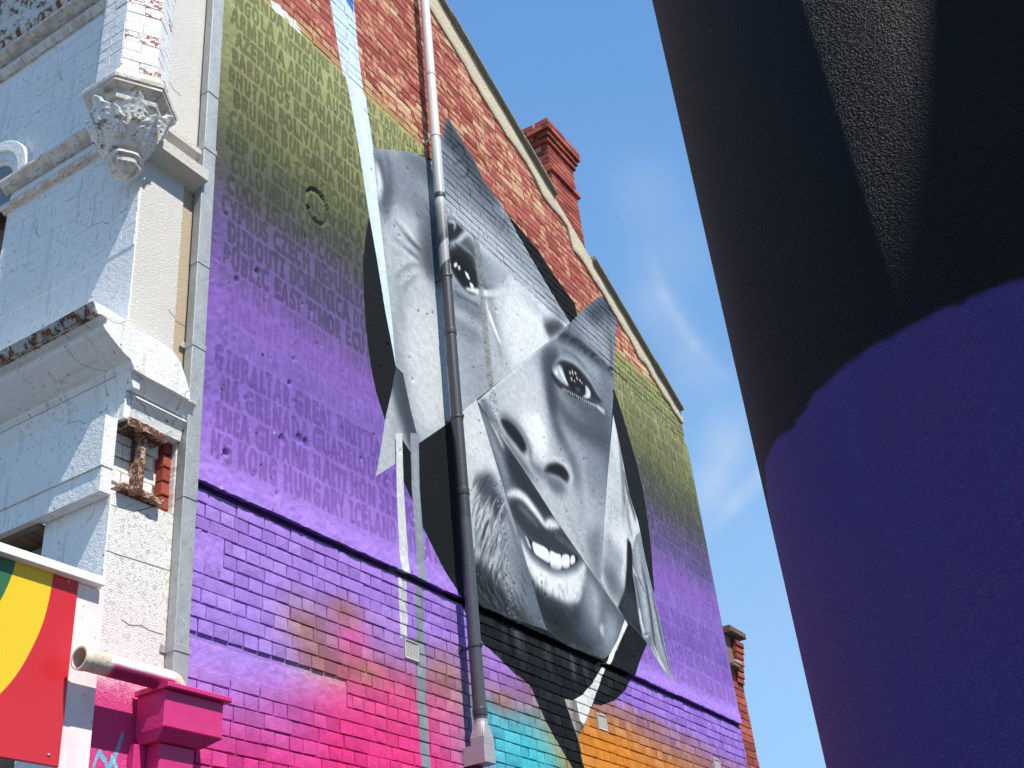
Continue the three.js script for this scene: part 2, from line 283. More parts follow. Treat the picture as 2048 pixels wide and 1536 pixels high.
  const lay = (poly, col, alpha, blur) => {                // col: [r,g,b] or a function of texel position
    const pad = Math.ceil(blur * 3) + 2; let x0 = 1e9, y0 = 1e9, x1 = -1e9, y1 = -1e9;
    for (const [x, y] of poly) { x0 = Math.min(x0, x); x1 = Math.max(x1, x); y0 = Math.min(y0, y); y1 = Math.max(y1, y); }
    x0 = Math.max(0, Math.floor(x0 - pad)); y0 = Math.max(0, Math.floor(y0 - pad)); x1 = Math.min(MN, Math.ceil(x1 + pad)); y1 = Math.min(MN, Math.ceil(y1 + pad));
    const w = x1 - x0, h = y1 - y0; if (w <= 0 || h <= 0) return;
    const m = cover(poly, x0, y0, w, h); if (blur >= 0.8) soften(m, w, h, blur);
    for (let j = 0; j < h; j++) for (let i = 0; i < w; i++) {
      let a = m[j * w + i] * alpha; if (a < 0.002) continue; const X = x0 + i, Y = y0 + j;
      if (CLIP) { const q = X - CLIP.x0, r = Y - CLIP.y0; if (q < 0 || r < 0 || q >= CLIP.w || r >= CLIP.h) continue; a *= CLIP.m[r * CLIP.w + q]; }
      a = Math.min(1, a); const k = (Y * MN + X) * 4, c = typeof col === 'function' ? col(X, Y) : col, was = PAINT[k + 3], now = a + was * (1 - a); if (now <= 0) continue;
      for (let q = 0; q < 3; q++) PAINT[k + q] = (c[q] * a + PAINT[k + q] * was * (1 - a)) / now;
      PAINT[k + 3] = now;
    }
  };
  const hue = (v, a) => { if (Array.isArray(v)) return [v.slice(0, 3), (v[3] ?? 1) * (a ?? 1)]; v = 242 * Math.pow(v / 255, 1.12); const t = clamp(1 - v / 205); return [[v * (0.985 - 0.16 * t), v * (1 - 0.02 * t), Math.min(255, v * (1 + 0.16 * t))], a ?? 1]; };
  const run = (x, y, dx, l, w, c, a, blur) => lay([[cx(x - w / 2), cy(y)], [cx(x + w / 2), cy(y)], [cx(x + dx + w / 2), cy(y - l)], [cx(x + dx - w / 2), cy(y - l)]], c, a, blur);
  // lower wall, right: thin runs of purple paint over the orange
  for (let k = 0; k < 520; k++) { const x = 9.3 + 3.1 * R(), y = 4.75 - 0.45 * R() * R(), p = R() < 0.75; run(x, y, 0.01, 0.08 + 0.22 * R(), 0.008 + 0.012 * R(), p ? [146, 106, 200] : [184, 150, 236], p ? 0.6 : 0.4, 0.8); }
  for (let k = 0; k < 420; k++) { const x = 10.2 + 2.2 * R(), y = 4.8 + 3.9 * R(), p = y > 7.2; run(x, y, 0.012, 0.06 + 0.14 * R(), 0.006 + 0.008 * R(), p ? [206, 212, 150] : [182, 150, 236], p ? 0.35 : 0.3, 0.6); }

  // ---------------- the portrait: shards of a face in greys
  const scaleAt = (px, py) => { const a = wall(px, py), b = wall(px + 1, py), c = wall(px, py + 1); return Math.sqrt(Math.abs((b.x - a.x) * (c.y - a.y) - (b.y - a.y) * (c.x - a.x))) * SXM; };
  const spline = (pts, closed, seg = 10) => {
    const P = pts.map(([x, y]) => mp(x, y)), n = P.length, out = [];
    const at = (i) => closed ? P[(i + n) % n] : P[clamp(i, 0, n - 1)];
    for (let i = 0; i < (closed ? n : n - 1); i++) for (let s = 0; s < seg; s++) { const t = s / seg, [p0, p1, p2, p3] = [at(i - 1), at(i), at(i + 1), at(i + 2)]; out.push([0, 1].map((q) => 0.5 * (2 * p1[q] + (p2[q] - p0[q]) * t + (2 * p0[q] - 5 * p1[q] + 4 * p2[q] - p3[q]) * t * t + (3 * p1[q] - p0[q] - 3 * p2[q] + p3[q]) * t * t * t))); }
    if (!closed) out.push(P[n - 1]); return out;
  };
  const flat = (pts) => pts.map(([x, y]) => mp(x, y));
  const F = (pts, v, a = 1, blur = 0) => { const [c, al] = hue(v, a); lay(spline(pts, true), c, al, blur * scaleAt(...pts[0])); };
  const P_ = (pts, v, a = 1, blur = 0) => { const [c, al] = hue(v, a); lay(flat(pts), c, al, blur * scaleAt(...pts[0])); };
  const S = (pts, w, v, a = 1, blur = 1, taper = true) => {
    const k = scaleAt(...pts[Math.floor(pts.length / 2)]), [col, al] = hue(v, a);
    const c = spline(pts, false), L = [], Q = [], n = c.length;
    c.forEach((p, i) => { const q0 = c[Math.max(0, i - 1)], q1 = c[Math.min(n - 1, i + 1)], dx = q1[0] - q0[0], dy = q1[1] - q0[1], l = Math.hypot(dx, dy) || 1, t = i / (n - 1), ww = w * k * 0.5 * (taper ? Math.pow(Math.max(0.02, Math.sin(Math.PI * (0.04 + 0.92 * t))), 0.7) : 1); L.push([p[0] - dy / l * ww, p[1] + dx / l * ww]); Q.unshift([p[0] + dy / l * ww, p[1] - dx / l * ww]); });
    lay([...L, ...Q], col, al, blur * k);
  };
  const inside = (pts, fn) => {
    const poly = flat(pts); let x0 = 1e9, y0 = 1e9, x1 = -1e9, y1 = -1e9;
    for (const [x, y] of poly) { x0 = Math.min(x0, x); x1 = Math.max(x1, x); y0 = Math.min(y0, y); y1 = Math.max(y1, y); }
    x0 = Math.floor(x0); y0 = Math.floor(y0); const w = Math.ceil(x1) - x0 + 1, h = Math.ceil(y1) - y0 + 1;
    CLIP = { x0, y0, w, h, m: cover(poly, x0, y0, w, h) }; fn(); CLIP = null;
  };
  const grad = (pts, a, b, list) => {
    const A = mp(...a), B = mp(...b), dx = B[0] - A[0], dy = B[1] - A[1], l2 = dx * dx + dy * dy, st = list.map(([t, v]) => [t, hue(v)[0]]);
    lay(flat(pts), (X, Y) => { const t = clamp(((X - A[0]) * dx + (Y - A[1]) * dy) / l2); for (let i = 0; i + 1 < st.length; i++) if (t <= st[i + 1][0]) return mix3(st[i][1], st[i + 1][1], sstep(0, 1, (t - st[i][0]) / (st[i + 1][0] - st[i][0]))); return st[st.length - 1][1]; }, 1, 0);
  };
  const K = 30;                                            // the black behind the shards

  // white paint runs at the head of the wall
  for (const [a, b, c, d2] of [[540, 0, 562, 34], [556, 14, 575, 40], [574, 30, 592, 60], [588, 46, 600, 74]]) P_([[a, b], [c, b + 10], [c + 4, d2], [a + 6, d2 - 8]], [232, 236, 238, 0.92], 1, 0.8);
  // black ground
  P_([[735, 436], [728, 470], [722, 530], [724, 600], [729, 666], [737, 732], [748, 786], [768, 850], [800, 958], [823, 1010], [841, 1055], [880, 1133], [911, 1187], [945, 1255], [966, 1286], [994, 1312], [1028, 1346], [1058, 1368], [1064, 1380], [1089, 1438], [1144, 1536], [1170, 1575], [1180, 1575], [1168, 1536], [1156, 1476], [1172, 1442], [1186, 1408], [1202, 1411], [1229, 1401], [1250, 1381], [1267, 1346], [1278, 1318], [1290, 1290], [1305, 1180], [1302, 1143], [1299, 1096], [1293, 1044], [1282, 979], [1273, 940], [1260, 892], [1242, 832], [1226, 783], [1154, 630], [1150, 606], [1117, 564], [1076, 500], [1036, 452], [1012, 424], [900, 420], [870, 320], [840, 312], [742, 300], [736, 430]], K);
  for (let k = 0; k < 240; k++) { const q = [740 + 560 * R(), 480 + 920 * R()]; S([q, [q[0] + 4 * (R() - 0.3), q[1] + 3 + 9 * R()]], 1.2, 120, 0.35, 0.3); }

  // pale strip coming down from the roof
  const strip = [[659, -6], [681, 122], [701, 220], [716, 311], [735, 436], [750, 520], [766, 620], [788, 736], [790, 720], [778, 620], [764, 506], [752, 402], [743, 298], [731, 220], [722, 150], [706, -6]];
  P_(strip, [206, 224, 240]); P_([[690, -6], [706, -6], [707, 28], [697, 8]], [70, 120, 186]);
  inside(strip, () => { S([[690, 30], [720, 230], [748, 420], [770, 580]], 12, [236, 244, 250, 0.6], 1, 5); });

  // --- shard one: brow, temple and the first eye
  const A = [[742, 298], [790, 303], [815, 306], [842, 314], [862, 322], [872, 318], [886, 266], [893, 232], [911, 259], [947, 316], [973, 371], [1005, 411], [1036, 470], [1065, 520], [1100, 580], [1140, 646], [1088, 689], [1000, 760], [950, 801], [928, 817], [888, 851], [834, 888], [817, 822], [802, 749], [788, 735], [778, 620], [764, 506], [752, 402]];
  grad(A, [745, 420], [1080, 600], [[0, 168], [0.18, 204], [0.42, 170], [0.62, 206], [0.85, 224], [1, 234]]);
  inside(A, () => {
    F([[742, 298], [770, 300], [840, 312], [862, 330], [850, 372], [820, 430], [780, 420], [756, 400]], 134, 0.75, 12);
    F([[790, 302], [850, 316], [868, 340], [862, 380], [836, 350]], 112, 0.7, 9);
    S([[752, 310], [760, 350], [765, 390], [758, 440]], 16, 66, 0.8, 6); S([[770, 306], [776, 350], [776, 400], [764, 450]], 9, 84, 0.75, 5);
    S([[748, 325], [754, 352], [756, 372], [752, 400]], 13, 246, 1, 4); S([[756, 420], [770, 470], [776, 560], [786, 640]], 16, 214, 0.8, 7);
    // temple furrows
    S([[784, 440], [806, 470], [826, 492], [840, 504]], 8, 88, 0.85, 2.2); S([[792, 436], [812, 462], [832, 486], [846, 496]], 4, 232, 0.9, 1.4);
    S([[780, 470], [802, 494], [822, 510], [838, 522]], 7, 96, 0.8, 2.4); S([[778, 486], [800, 500], [820, 518], [836, 530]], 4.5, 230, 0.85, 1.8);
    S([[786, 560], [800, 540], [820, 530], [840, 532]], 6, 110, 0.7, 2.6); S([[782, 548], [800, 530], [818, 524], [836, 528]], 4.5, 226, 0.8, 2);
    S([[800, 585], [814, 566], [832, 552]], 6, 122, 0.6, 3); S([[796, 570], [812, 554], [830, 544]], 4, 222, 0.7, 2);
    F([[836, 470], [862, 430], [884, 430], [884, 560], [856, 560], [838, 530]], 82, 0.85, 9); F([[820, 400], [852, 398], [868, 440], [846, 480]], 120, 0.65, 8);
    for (let k = 0; k < 26; k++) { const x = 826 + 40 * R(), y = 398 + 70 * R(); S([[x, y], [x + 12, y + 9 + 6 * R()]], 1.8, 70 + 40 * R(), 0.55, 0.7); }
    F([[800, 640], [850, 600], [886, 640], [892, 720], [890, 800], [850, 860], [832, 850], [816, 760]], 216, 0.9, 16); S([[790, 610], [806, 650], [800, 700], [796, 740]], 14, 150, 0.65, 7); S([[812, 640], [800, 690], [806, 760], [820, 830]], 10, 180, 0.5, 6);
    // brick-coloured upper sheet of this shard
    P_([[872, 318], [886, 266], [893, 232], [911, 259], [947, 316], [973, 371], [1005, 411], [1036, 470], [1065, 520], [1100, 580], [1140, 646], [1105, 630], [1016, 545], [894, 428], [880, 400]], 168, 0.96, 2);
    F([[893, 232], [911, 259], [947, 316], [974, 372], [1000, 408], [960, 390], [930, 340], [900, 300], [886, 290]], 84, 0.96, 5); F([[880, 300], [930, 330], [985, 400], [1030, 470], [1000, 460], [940, 400], [896, 360]], 122, 0.7, 9);
    F([[890, 400], [960, 440], [1040, 530], [1110, 620], [1080, 610], [1000, 530], [894, 432]], 206, 0.8, 7);
    S([[902, 300], [916, 290], [930, 300], [924, 320]], 3, 58, 0.7, 1); S([[908, 330], [922, 322], [938, 330], [932, 352], [916, 352]], 3, 60, 0.7, 1); S([[998, 430], [1004, 460], [1012, 440], [1020, 474]], 3, 90, 0.6, 1);
    // the first eye
    F([[886, 446], [900, 440], [930, 470], [965, 520], [985, 560], [975, 600], [950, 560], [920, 520], [890, 500]], 92, 0.9, 6);
    F([[890, 452], [910, 450], [925, 468], [912, 488], [892, 490]], 44, 0.95, 2.5); S([[896, 490], [912, 484], [926, 470], [936, 468]], 7, 214, 0.95, 1.6); S([[892, 444], [906, 448], [904, 462]], 4, 226, 0.85, 1.4);
    F([[893, 505], [912, 500], [936, 520], [952, 552], [958, 575], [944, 590], [924, 578], [905, 552], [896, 530]], 38, 1, 1.8);
    F([[900, 520], [914, 514], [930, 532], [938, 556], [926, 566], [908, 548]], 24, 1, 1.6); F([[904, 530], [909, 526], [911, 533], [906, 537]], 236, 1, 0.6); F([[912, 534], [916, 533], [917, 541], [913, 541]], 222, 1, 0.6); F([[926, 544], [933, 550], [936, 562], [930, 556]], 244, 1, 0.9); F([[936, 566], [943, 572], [944, 582], [938, 576]], 250, 1, 0.8);
    S([[893, 497], [914, 490], [942, 515], [962, 556]], 5, 150, 0.85, 1.6); for (let k = 0; k < 13; k++) { const t = k / 12, x = 906 + 34 * t, y = 486 + 26 * t; S([[x, y], [x + 4, y + 10], [x + 8 + 3 * R(), y + 22 + 4 * R()]], 2.4, 34, 0.8, 0.7); }
    F([[886, 580], [905, 576], [930, 600], [955, 612], [968, 640], [945, 640], [915, 615], [890, 600]], 128, 0.85, 6); for (let k = 0; k < 12; k++) { const t = k / 11, x = 906 + 44 * t, y = 582 + 22 * t; S([[x, y], [x + 3, y + 8], [x + 9, y + 15]], 1.8, 60, 0.6, 0.6); }
    S([[890, 640], [920, 660], [950, 676], [964, 684]], 15, 118, 0.65, 7); S([[890, 616], [916, 630], [950, 646]], 8, 196, 0.7, 4);
    S([[928, 579], [950, 584], [980, 588], [1003, 577], [1016, 552]], 9, 240, 1, 1.1); F([[985, 520], [1016, 545], [1010, 566], [985, 584], [960, 560], [958, 520]], 176, 0.75, 6); F([[952, 500], [985, 535], [1012, 560], [980, 580], [968, 560]], 160, 0.5, 8);
    S([[976, 590], [986, 650], [1000, 706], [1004, 740]], 17, 118, 0.6, 7); S([[968, 604], [978, 640], [992, 676], [1000, 690]], 6, 246, 1, 1.8); S([[974, 622], [986, 656], [996, 684]], 3, 255, 1, 0.8); S([[1000, 690], [1006, 720], [1004, 745]], 6, 210, 0.7, 3);
    F([[1010, 600], [1060, 610], [1096, 650], [1080, 690], [1030, 730], [1008, 690]], 236, 0.95, 14); S([[1036, 590], [1064, 610], [1092, 640]], 12, 150, 0.45, 7); F([[1085, 645], [1112, 640], [1128, 655], [1104, 676], [1092, 672]], 62, 0.95, 5);
    F([[1096, 618], [1126, 628], [1136, 644], [1110, 634]], 150, 0.6, 3);
    F([[800, 660], [850, 630], [888, 680], [892, 800], [850, 866], [834, 860], [818, 770]], 226, 0.6, 14); F([[780, 430], [800, 420], [812, 450], [800, 520], [786, 560]], 214, 0.5, 8);
    // bare rough run
    for (const q of [[[948, 470], [956, 560], [966, 660], [972, 720], [978, 780]]]) { S(q, 13, [128, 128, 126, 0.75], 1, 1.6, false); }
    for (let k = 0; k < 420; k++) { const t = R(), y = 470 + 310 * t, x = 948 + 30 * t + (R() - 0.5) * 13; S([[x, y], [x + 1.4, y + 1.6]], 1.6, R() < 0.5 ? 80 : 190, 0.6, 0.2); }
  });
  // small shard at the left and the two straight runs of paint below it
  const A2 = [[788, 735], [778, 788], [767, 836], [757, 900], [747, 955], [786, 929], [786, 880], [800, 880], [816, 905], [834, 888], [817, 822], [802, 752]];
  grad(A2, [760, 860], [822, 840], [[0, 196], [0.45, 182], [0.75, 96], [1, 86]]); inside(A2, () => { S([[796, 760], [806, 800], [812, 850], [818, 890]], 12, 74, 0.7, 5); S([[782, 780], [770, 850], [758, 920]], 9, 206, 0.7, 5); });
  P_([[787, 868], [800, 868], [803, 980], [811, 1096], [816, 1276], [801, 1276], [794, 1096], [789, 980]], 222); P_([[816, 868], [833, 868], [835, 980], [844, 1096], [848, 1250], [853, 1400], [864, 1580], [847, 1580], [834, 1400], [832, 1250], [828, 1096], [819, 980]], 158); inside([[816, 868], [833, 868], [835, 980], [844, 1096], [828, 1096], [819, 980]], () => S([[824, 870], [828, 960], [836, 1096]], 8, 190, 0.7, 4));
  P_([[803, 900], [817, 905], [819, 960], [803, 930]], K);

  // --- shard two: cheek and beard
  const C = [[950, 801], [928, 817], [915, 830], [924, 1000], [940, 1190], [960, 1216], [1010, 1236], [1088, 1262], [1055, 1148], [1031, 1065], [1010, 1000], [992, 940]];
  grad(C, [920, 880], [1060, 1100], [[0, 218], [0.35, 206], [0.7, 170], [1, 120]]);
  inside(C, () => {
    F([[930, 840], [960, 830], [986, 920], [1000, 960], [970, 950], [940, 930]], 226, 0.9, 10); F([[950, 955], [975, 945], [990, 965], [985, 1010], [962, 1000], [952, 980]], 104, 0.9, 6); F([[958, 960], [976, 956], [980, 980], [966, 990]], 76, 0.6, 4);
    for (let k = 0; k < 26; k++) { const x = 952 + 30 * R(), y = 948 + 50 * R(); S([[x, y], [x - 8, y + 10], [x - 12, y + 22]], 2, 70, 0.5, 0.8); }
    F([[975, 985], [996, 990], [1004, 1030], [990, 1040], [980, 1020]], 70, 0.85, 5);
    F([[945, 1040], [990, 1050], [1020, 1120], [1040, 1190], [1000, 1190], [960, 1150], [944, 1100]], 176, 0.7, 12); for (let k = 0; k < 110; k++) { const x = 940 + 62 * R(), y = 990 + 190 * R(); S([[x + 12, y], [x + 3, y + 18], [x, y + 40]], 2.6, R() < 0.6 ? 70 : 226, 0.6, 0.8); }
    F([[936, 1120], [960, 1130], [985, 1180], [1000, 1226], [950, 1206]], 40, 0.8, 9);
    F([[940, 1140], [985, 1160], [1040, 1226], [1086, 1264], [1000, 1240], [945, 1206]], 44, 0.95, 10); S([[1000, 1060], [1020, 1110], [1040, 1170], [1070, 1240]], 22, 132, 0.7, 9); S([[1004, 1010], [1020, 1060], [1036, 1110]], 8, 92, 0.7, 4);
    for (let k = 0; k < 70; k++) { const x = 950 + 90 * R(), y = 1120 + 110 * R(); S([[x, y], [x + 4, y + 14], [x + 12, y + 28]], 2.4, R() < 0.7 ? 40 : 150, 0.55, 0.8); }
    for (let k = 0; k < 560; k++) { const t = R(), y = 960 + 280 * t, x = 992 + 26 * t + (R() - 0.5) * 15; S([[x, y], [x + 1.5, y + 1.8]], 1.7, R() < 0.55 ? 84 : 190, 0.6, 0.2); }
  });

  // --- shard three: second brow, eye and nose
  const B = [[951, 803], [1000, 760], [1088, 689], [1140, 646], [1166, 619], [1194, 596], [1226, 588], [1234, 635], [1229, 697], [1226, 749], [1223, 801], [1221, 830], [1216, 900], [1213, 940], [1205, 1050], [1198, 1163], [1245, 1238], [1167, 1127], [1107, 1039], [1043, 940], [994, 868]];
  grad(B, [980, 860], [1230, 800], [[0, 196], [0.3, 206], [0.55, 168], [0.75, 118], [1, 150]]);
  inside(B, () => {
    F([[1140, 646], [1194, 596], [1226, 588], [1234, 635], [1229, 720], [1226, 750], [1190, 700], [1160, 668]], 150, 0.9, 6); F([[1160, 660], [1190, 640], [1212, 680], [1224, 740], [1200, 720]], 182, 0.7, 8); F([[1170, 625], [1194, 600], [1226, 590], [1234, 632], [1214, 640], [1190, 648]], 84, 0.85, 6);
    for (let k = 0; k < 8; k++) S([[1206 + 2 * k, 622 + 6 * k], [1214 + 1.4 * k, 660 + 5 * k], [1222, 710 + 6 * k]], 3, k % 2 ? 58 : 206, 0.65, 1.4);
    // brow
    F([[1112, 672], [1124, 662], [1150, 676], [1186, 704], [1214, 738], [1226, 758], [1204, 742], [1170, 716], [1136, 694], [1116, 686]], 74, 0.9, 4); for (let k = 0; k < 40; k++) { const t = R(), x = 1116 + 104 * t, y = 672 + 74 * t * (0.7 + 0.3 * t) + 8 * (R() - 0.5); S([[x, y + 6], [x + 6, y - 1], [x + 15, y + 2]], 2.2, 40 + 30 * R(), 0.75, 0.6); }
    F([[1088, 690], [1120, 690], [1150, 712], [1190, 742], [1206, 780], [1180, 770], [1140, 730], [1104, 714]], 150, 0.7, 7); F([[1120, 700], [1150, 700], [1195, 740], [1205, 760], [1170, 745]], 190, 0.55, 7);
    // socket shade
    F([[1086, 700], [1112, 700], [1116, 740], [1108, 770], [1112, 810], [1100, 830], [1084, 780], [1080, 730]], 72, 0.9, 7); F([[1104, 760], [1130, 800], [1170, 840], [1212, 862], [1212, 820], [1180, 812], [1140, 780]], 92, 0.75, 8); F([[1110, 800], [1150, 860], [1190, 890], [1216, 896], [1212, 860], [1150, 830]], 110, 0.75, 9);
    F([[1106, 790], [1140, 830], [1180, 856], [1214, 862], [1214, 900], [1176, 890], [1140, 866], [1112, 826]], 84, 0.75, 8); F([[1196, 700], [1222, 760], [1220, 820], [1206, 800], [1196, 750]], 122, 0.6, 6);
    // the second eye
    F([[1099, 748], [1108, 726], [1124, 721], [1148, 733], [1172, 760], [1190, 790], [1201, 806], [1180, 800], [1158, 796], [1128, 780], [1108, 764]], 52, 1, 1.8);
    F([[1102, 744], [1112, 730], [1122, 738], [1134, 772], [1118, 764]], 190, 1, 1.6); S([[1114, 734], [1122, 752], [1132, 770]], 6, 238, 1, 1.2); F([[1107, 744], [1111, 742], [1113, 750], [1109, 751]], 240, 1, 0.6);
    F([[1124, 736], [1140, 732], [1158, 748], [1168, 776], [1160, 792], [1142, 780], [1130, 762]], 34, 1, 1.2); F([[1168, 772], [1177, 784], [1176, 797], [1162, 797], [1168, 788]], 216, 1, 1.1); S([[1170, 776], [1175, 790], [1168, 798]], 3, 240, 0.9, 0.8);
    for (const [x, y, h] of [[1136, 743, 8], [1141, 741, 11], [1147, 744, 8], [1139, 755, 9], [1150, 754, 8], [1156, 759, 7], [1145, 761, 5], [1160, 765, 5]]) S([[x, y], [x + 1.4, y + h]], 3.4, 232, 0.95, 0.7); F([[1146, 776], [1156, 778], [1158, 786], [1150, 784]], 92, 0.9, 1.6);
    S([[1100, 740], [1112, 722], [1126, 718], [1152, 731], [1178, 762], [1198, 798]], 4.5, 176, 0.9, 1.4); S([[1098, 752], [1112, 770], [1140, 790], [1172, 802], [1196, 808]], 4, 34, 0.9, 1.2); for (let k = 0; k < 22; k++) { const t = k / 21, x = 1122 + 82 * t, y = 776 + 42 * t; S([[x, y], [x + 1, y + 5 + 3 * R()]], 2.6, 226, 0.85, 0.7); } S([[1190, 812], [1200, 822], [1207, 828]], 5, 240, 0.8, 1.4); S([[1120, 700], [1146, 714], [1172, 742]], 4, 82, 0.7, 1.8);
    // nose
    F([[1004, 790], [1040, 760], [1078, 740], [1084, 800], [1092, 850], [1070, 850], [1030, 820]], 214, 0.9, 12); F([[1040, 830], [1076, 836], [1090, 880], [1086, 930], [1066, 900], [1048, 860]], 246, 1, 9); F([[1060, 836], [1080, 850], [1084, 890], [1070, 880]], 255, 0.8, 6); S([[1074, 760], [1086, 810], [1096, 850], [1106, 880]], 12, 196, 0.7, 6);
    S([[1098, 760], [1104, 830], [1122, 890], [1144, 940], [1150, 990]], 28, 78, 0.8, 8); S([[1108, 900], [1130, 924], [1140, 950], [1136, 972]], 7, 226, 0.85, 2.4); F([[1100, 880], [1128, 900], [1142, 940], [1140, 970], [1128, 950], [1110, 920]], 176, 0.8, 7);
    F([[997, 842], [1006, 838], [1022, 848], [1040, 872], [1050, 896], [1042, 908], [1028, 890], [1010, 868]], 38, 1, 2.6); S([[994, 832], [1010, 834], [1034, 856], [1054, 892], [1060, 930], [1080, 942]], 7, 92, 0.8, 4); F([[1004, 880], [1030, 910], [1062, 950], [1080, 972], [1060, 962], [1030, 920]], 128, 0.7, 6);
    F([[1084, 944], [1090, 928], [1108, 924], [1124, 934], [1134, 952], [1130, 966], [1116, 956], [1102, 950]], 34, 1, 1.8); S([[1080, 948], [1092, 926], [1112, 922], [1132, 936], [1140, 958], [1136, 978]], 6, 232, 0.85, 2); S([[1060, 930], [1074, 944], [1090, 956], [1112, 972], [1128, 980]], 13, 96, 0.85, 6); F([[1092, 962], [1124, 966], [1128, 985], [1104, 990]], 106, 0.8, 6);
    S([[968, 800], [978, 830], [990, 850], [1000, 872]], 13, 112, 0.7, 4); S([[972, 790], [984, 820], [996, 842]], 5, 214, 0.8, 2); F([[956, 806], [966, 800], [974, 824], [982, 850], [970, 838]], 110, 0.8, 3);
    S([[1140, 900], [1156, 960], [1160, 1010], [1156, 1050]], 14, 96, 0.6, 6); S([[1000, 868], [1030, 912], [1066, 962]], 9, 70, 0.6, 4);
    // cheek to the jaw
    F([[1060, 962], [1110, 1000], [1140, 1060], [1150, 1100], [1116, 1046], [1080, 996]], 196, 0.8, 9); F([[1130, 980], [1180, 960], [1204, 1000], [1196, 1080], [1170, 1100], [1146, 1040]], 186, 0.75, 11); F([[1140, 930], [1180, 900], [1210, 930], [1206, 1000], [1176, 990]], 146, 0.7, 11); S([[1150, 880], [1166, 960], [1176, 1040], [1180, 1090]], 10, 216, 0.55, 7); S([[1116, 990], [1136, 1040], [1166, 1110], [1210, 1190]], 9, 148, 0.6, 5); F([[1170, 1080], [1198, 1060], [1198, 1160], [1226, 1210], [1190, 1160]], 112, 0.7, 8);
    for (let k = 0; k < 420; k++) { const t = R(), y = 780 + 180 * t, x = 978 + 24 * t + (R() - 0.5) * 15; S([[x, y], [x + 1.5, y + 1.8]], 1.7, R() < 0.55 ? 76 : 176, 0.65, 0.2); }
    S([[952, 806], [1000, 764], [1088, 692], [1138, 650]], 2, 250, 0.35, 0.6, false);
  });

  // --- shard four: mouth
  const D = [[951, 806], [994, 868], [1043, 940], [1107, 1039], [1167, 1127], [1245, 1238], [1232, 1300], [1200, 1320], [1120, 1290], [1088, 1262], [1055, 1148], [1031, 1065], [1010, 1000], [992, 940]];
  grad(D, [990, 940], [1160, 1240], [[0, 112], [0.3, 120], [0.55, 84], [0.8, 92], [1, 108]]);
  inside(D, () => {
    F([[1006, 905], [1020, 900], [1060, 960], [1106, 1036], [1090, 1036], [1050, 1000], [1020, 960]], 54, 0.95, 6); S([[960, 830], [980, 880], [1000, 930], [1012, 980]], 14, 176, 0.7, 5); S([[974, 838], [990, 868], [1004, 900]], 6, 224, 0.9, 2);
    S([[1010, 992], [1026, 988], [1046, 998], [1072, 1032], [1086, 1052], [1100, 1044]], 13, 242, 1, 2.8); F([[1090, 1042], [1106, 1040], [1116, 1056], [1100, 1064], [1090, 1056]], 238, 0.95, 3); for (let k = 0; k < 9; k++) S([[1092 + 3 * k, 1048 + 2 * k], [1094 + 3 * k, 1064 + 3 * k]], 1.8, k % 2 ? 70 : 232, 0.7, 0.7);
    F([[1016, 1006], [1034, 1002], [1060, 1026], [1090, 1060], [1116, 1062], [1140, 1090], [1158, 1112], [1144, 1112], [1112, 1106], [1080, 1092], [1050, 1070], [1026, 1040]], 66, 0.98, 3); S([[1032, 1012], [1052, 1030], [1074, 1054]], 8, 146, 0.7, 3.4); for (let k = 0; k < 12; k++) S([[1106 + 4 * k, 1062 + 3.4 * k], [1109 + 4 * k, 1080 + 3.4 * k]], 1.8, 186, 0.55, 0.8);
    F([[1046, 1070], [1060, 1084], [1090, 1100], [1124, 1110], [1150, 1112], [1150, 1128], [1136, 1136], [1108, 1142], [1080, 1126], [1062, 1104]], 42, 1, 1.6);
    P_([[1045, 1070], [1052, 1078], [1060, 1100], [1054, 1096]], 206, 1, 0.8);
    for (const t of [[[1061, 1086], [1070, 1088], [1092, 1101], [1095, 1126], [1084, 1122], [1066, 1108]], [[1096, 1104], [1110, 1108], [1118, 1112], [1120, 1136], [1112, 1142], [1098, 1134]], [[1121, 1112], [1134, 1112], [1136, 1132], [1130, 1138], [1121, 1134]], [[1138, 1114], [1145, 1113], [1146, 1126], [1138, 1130]]]) F(t, 248, 1, 0.7);
    S([[1040, 1082], [1056, 1110], [1088, 1134], [1116, 1146], [1142, 1140], [1160, 1124]], 10, 132, 0.9, 3);
    F([[1038, 1080], [1056, 1114], [1090, 1142], [1118, 1150], [1146, 1144], [1166, 1126], [1166, 1160], [1154, 1198], [1138, 1210], [1110, 1200], [1076, 1178], [1056, 1150], [1042, 1110]], 236, 1, 3.4); F([[1060, 1140], [1090, 1158], [1110, 1168], [1080, 1166]], 252, 0.9, 4); for (let k = 0; k < 44; k++) { const t = R(), x = 1060 + 92 * t, y = 1150 + 24 * R() + 18 * t; S([[x, y], [x + 1, y + 14 + 12 * R()]], 1.8, R() < 0.6 ? 120 : 250, 0.5, 0.9); } F([[1150, 1186], [1157, 1180], [1158, 1196], [1146, 1206]], 210, 0.9, 1.6);
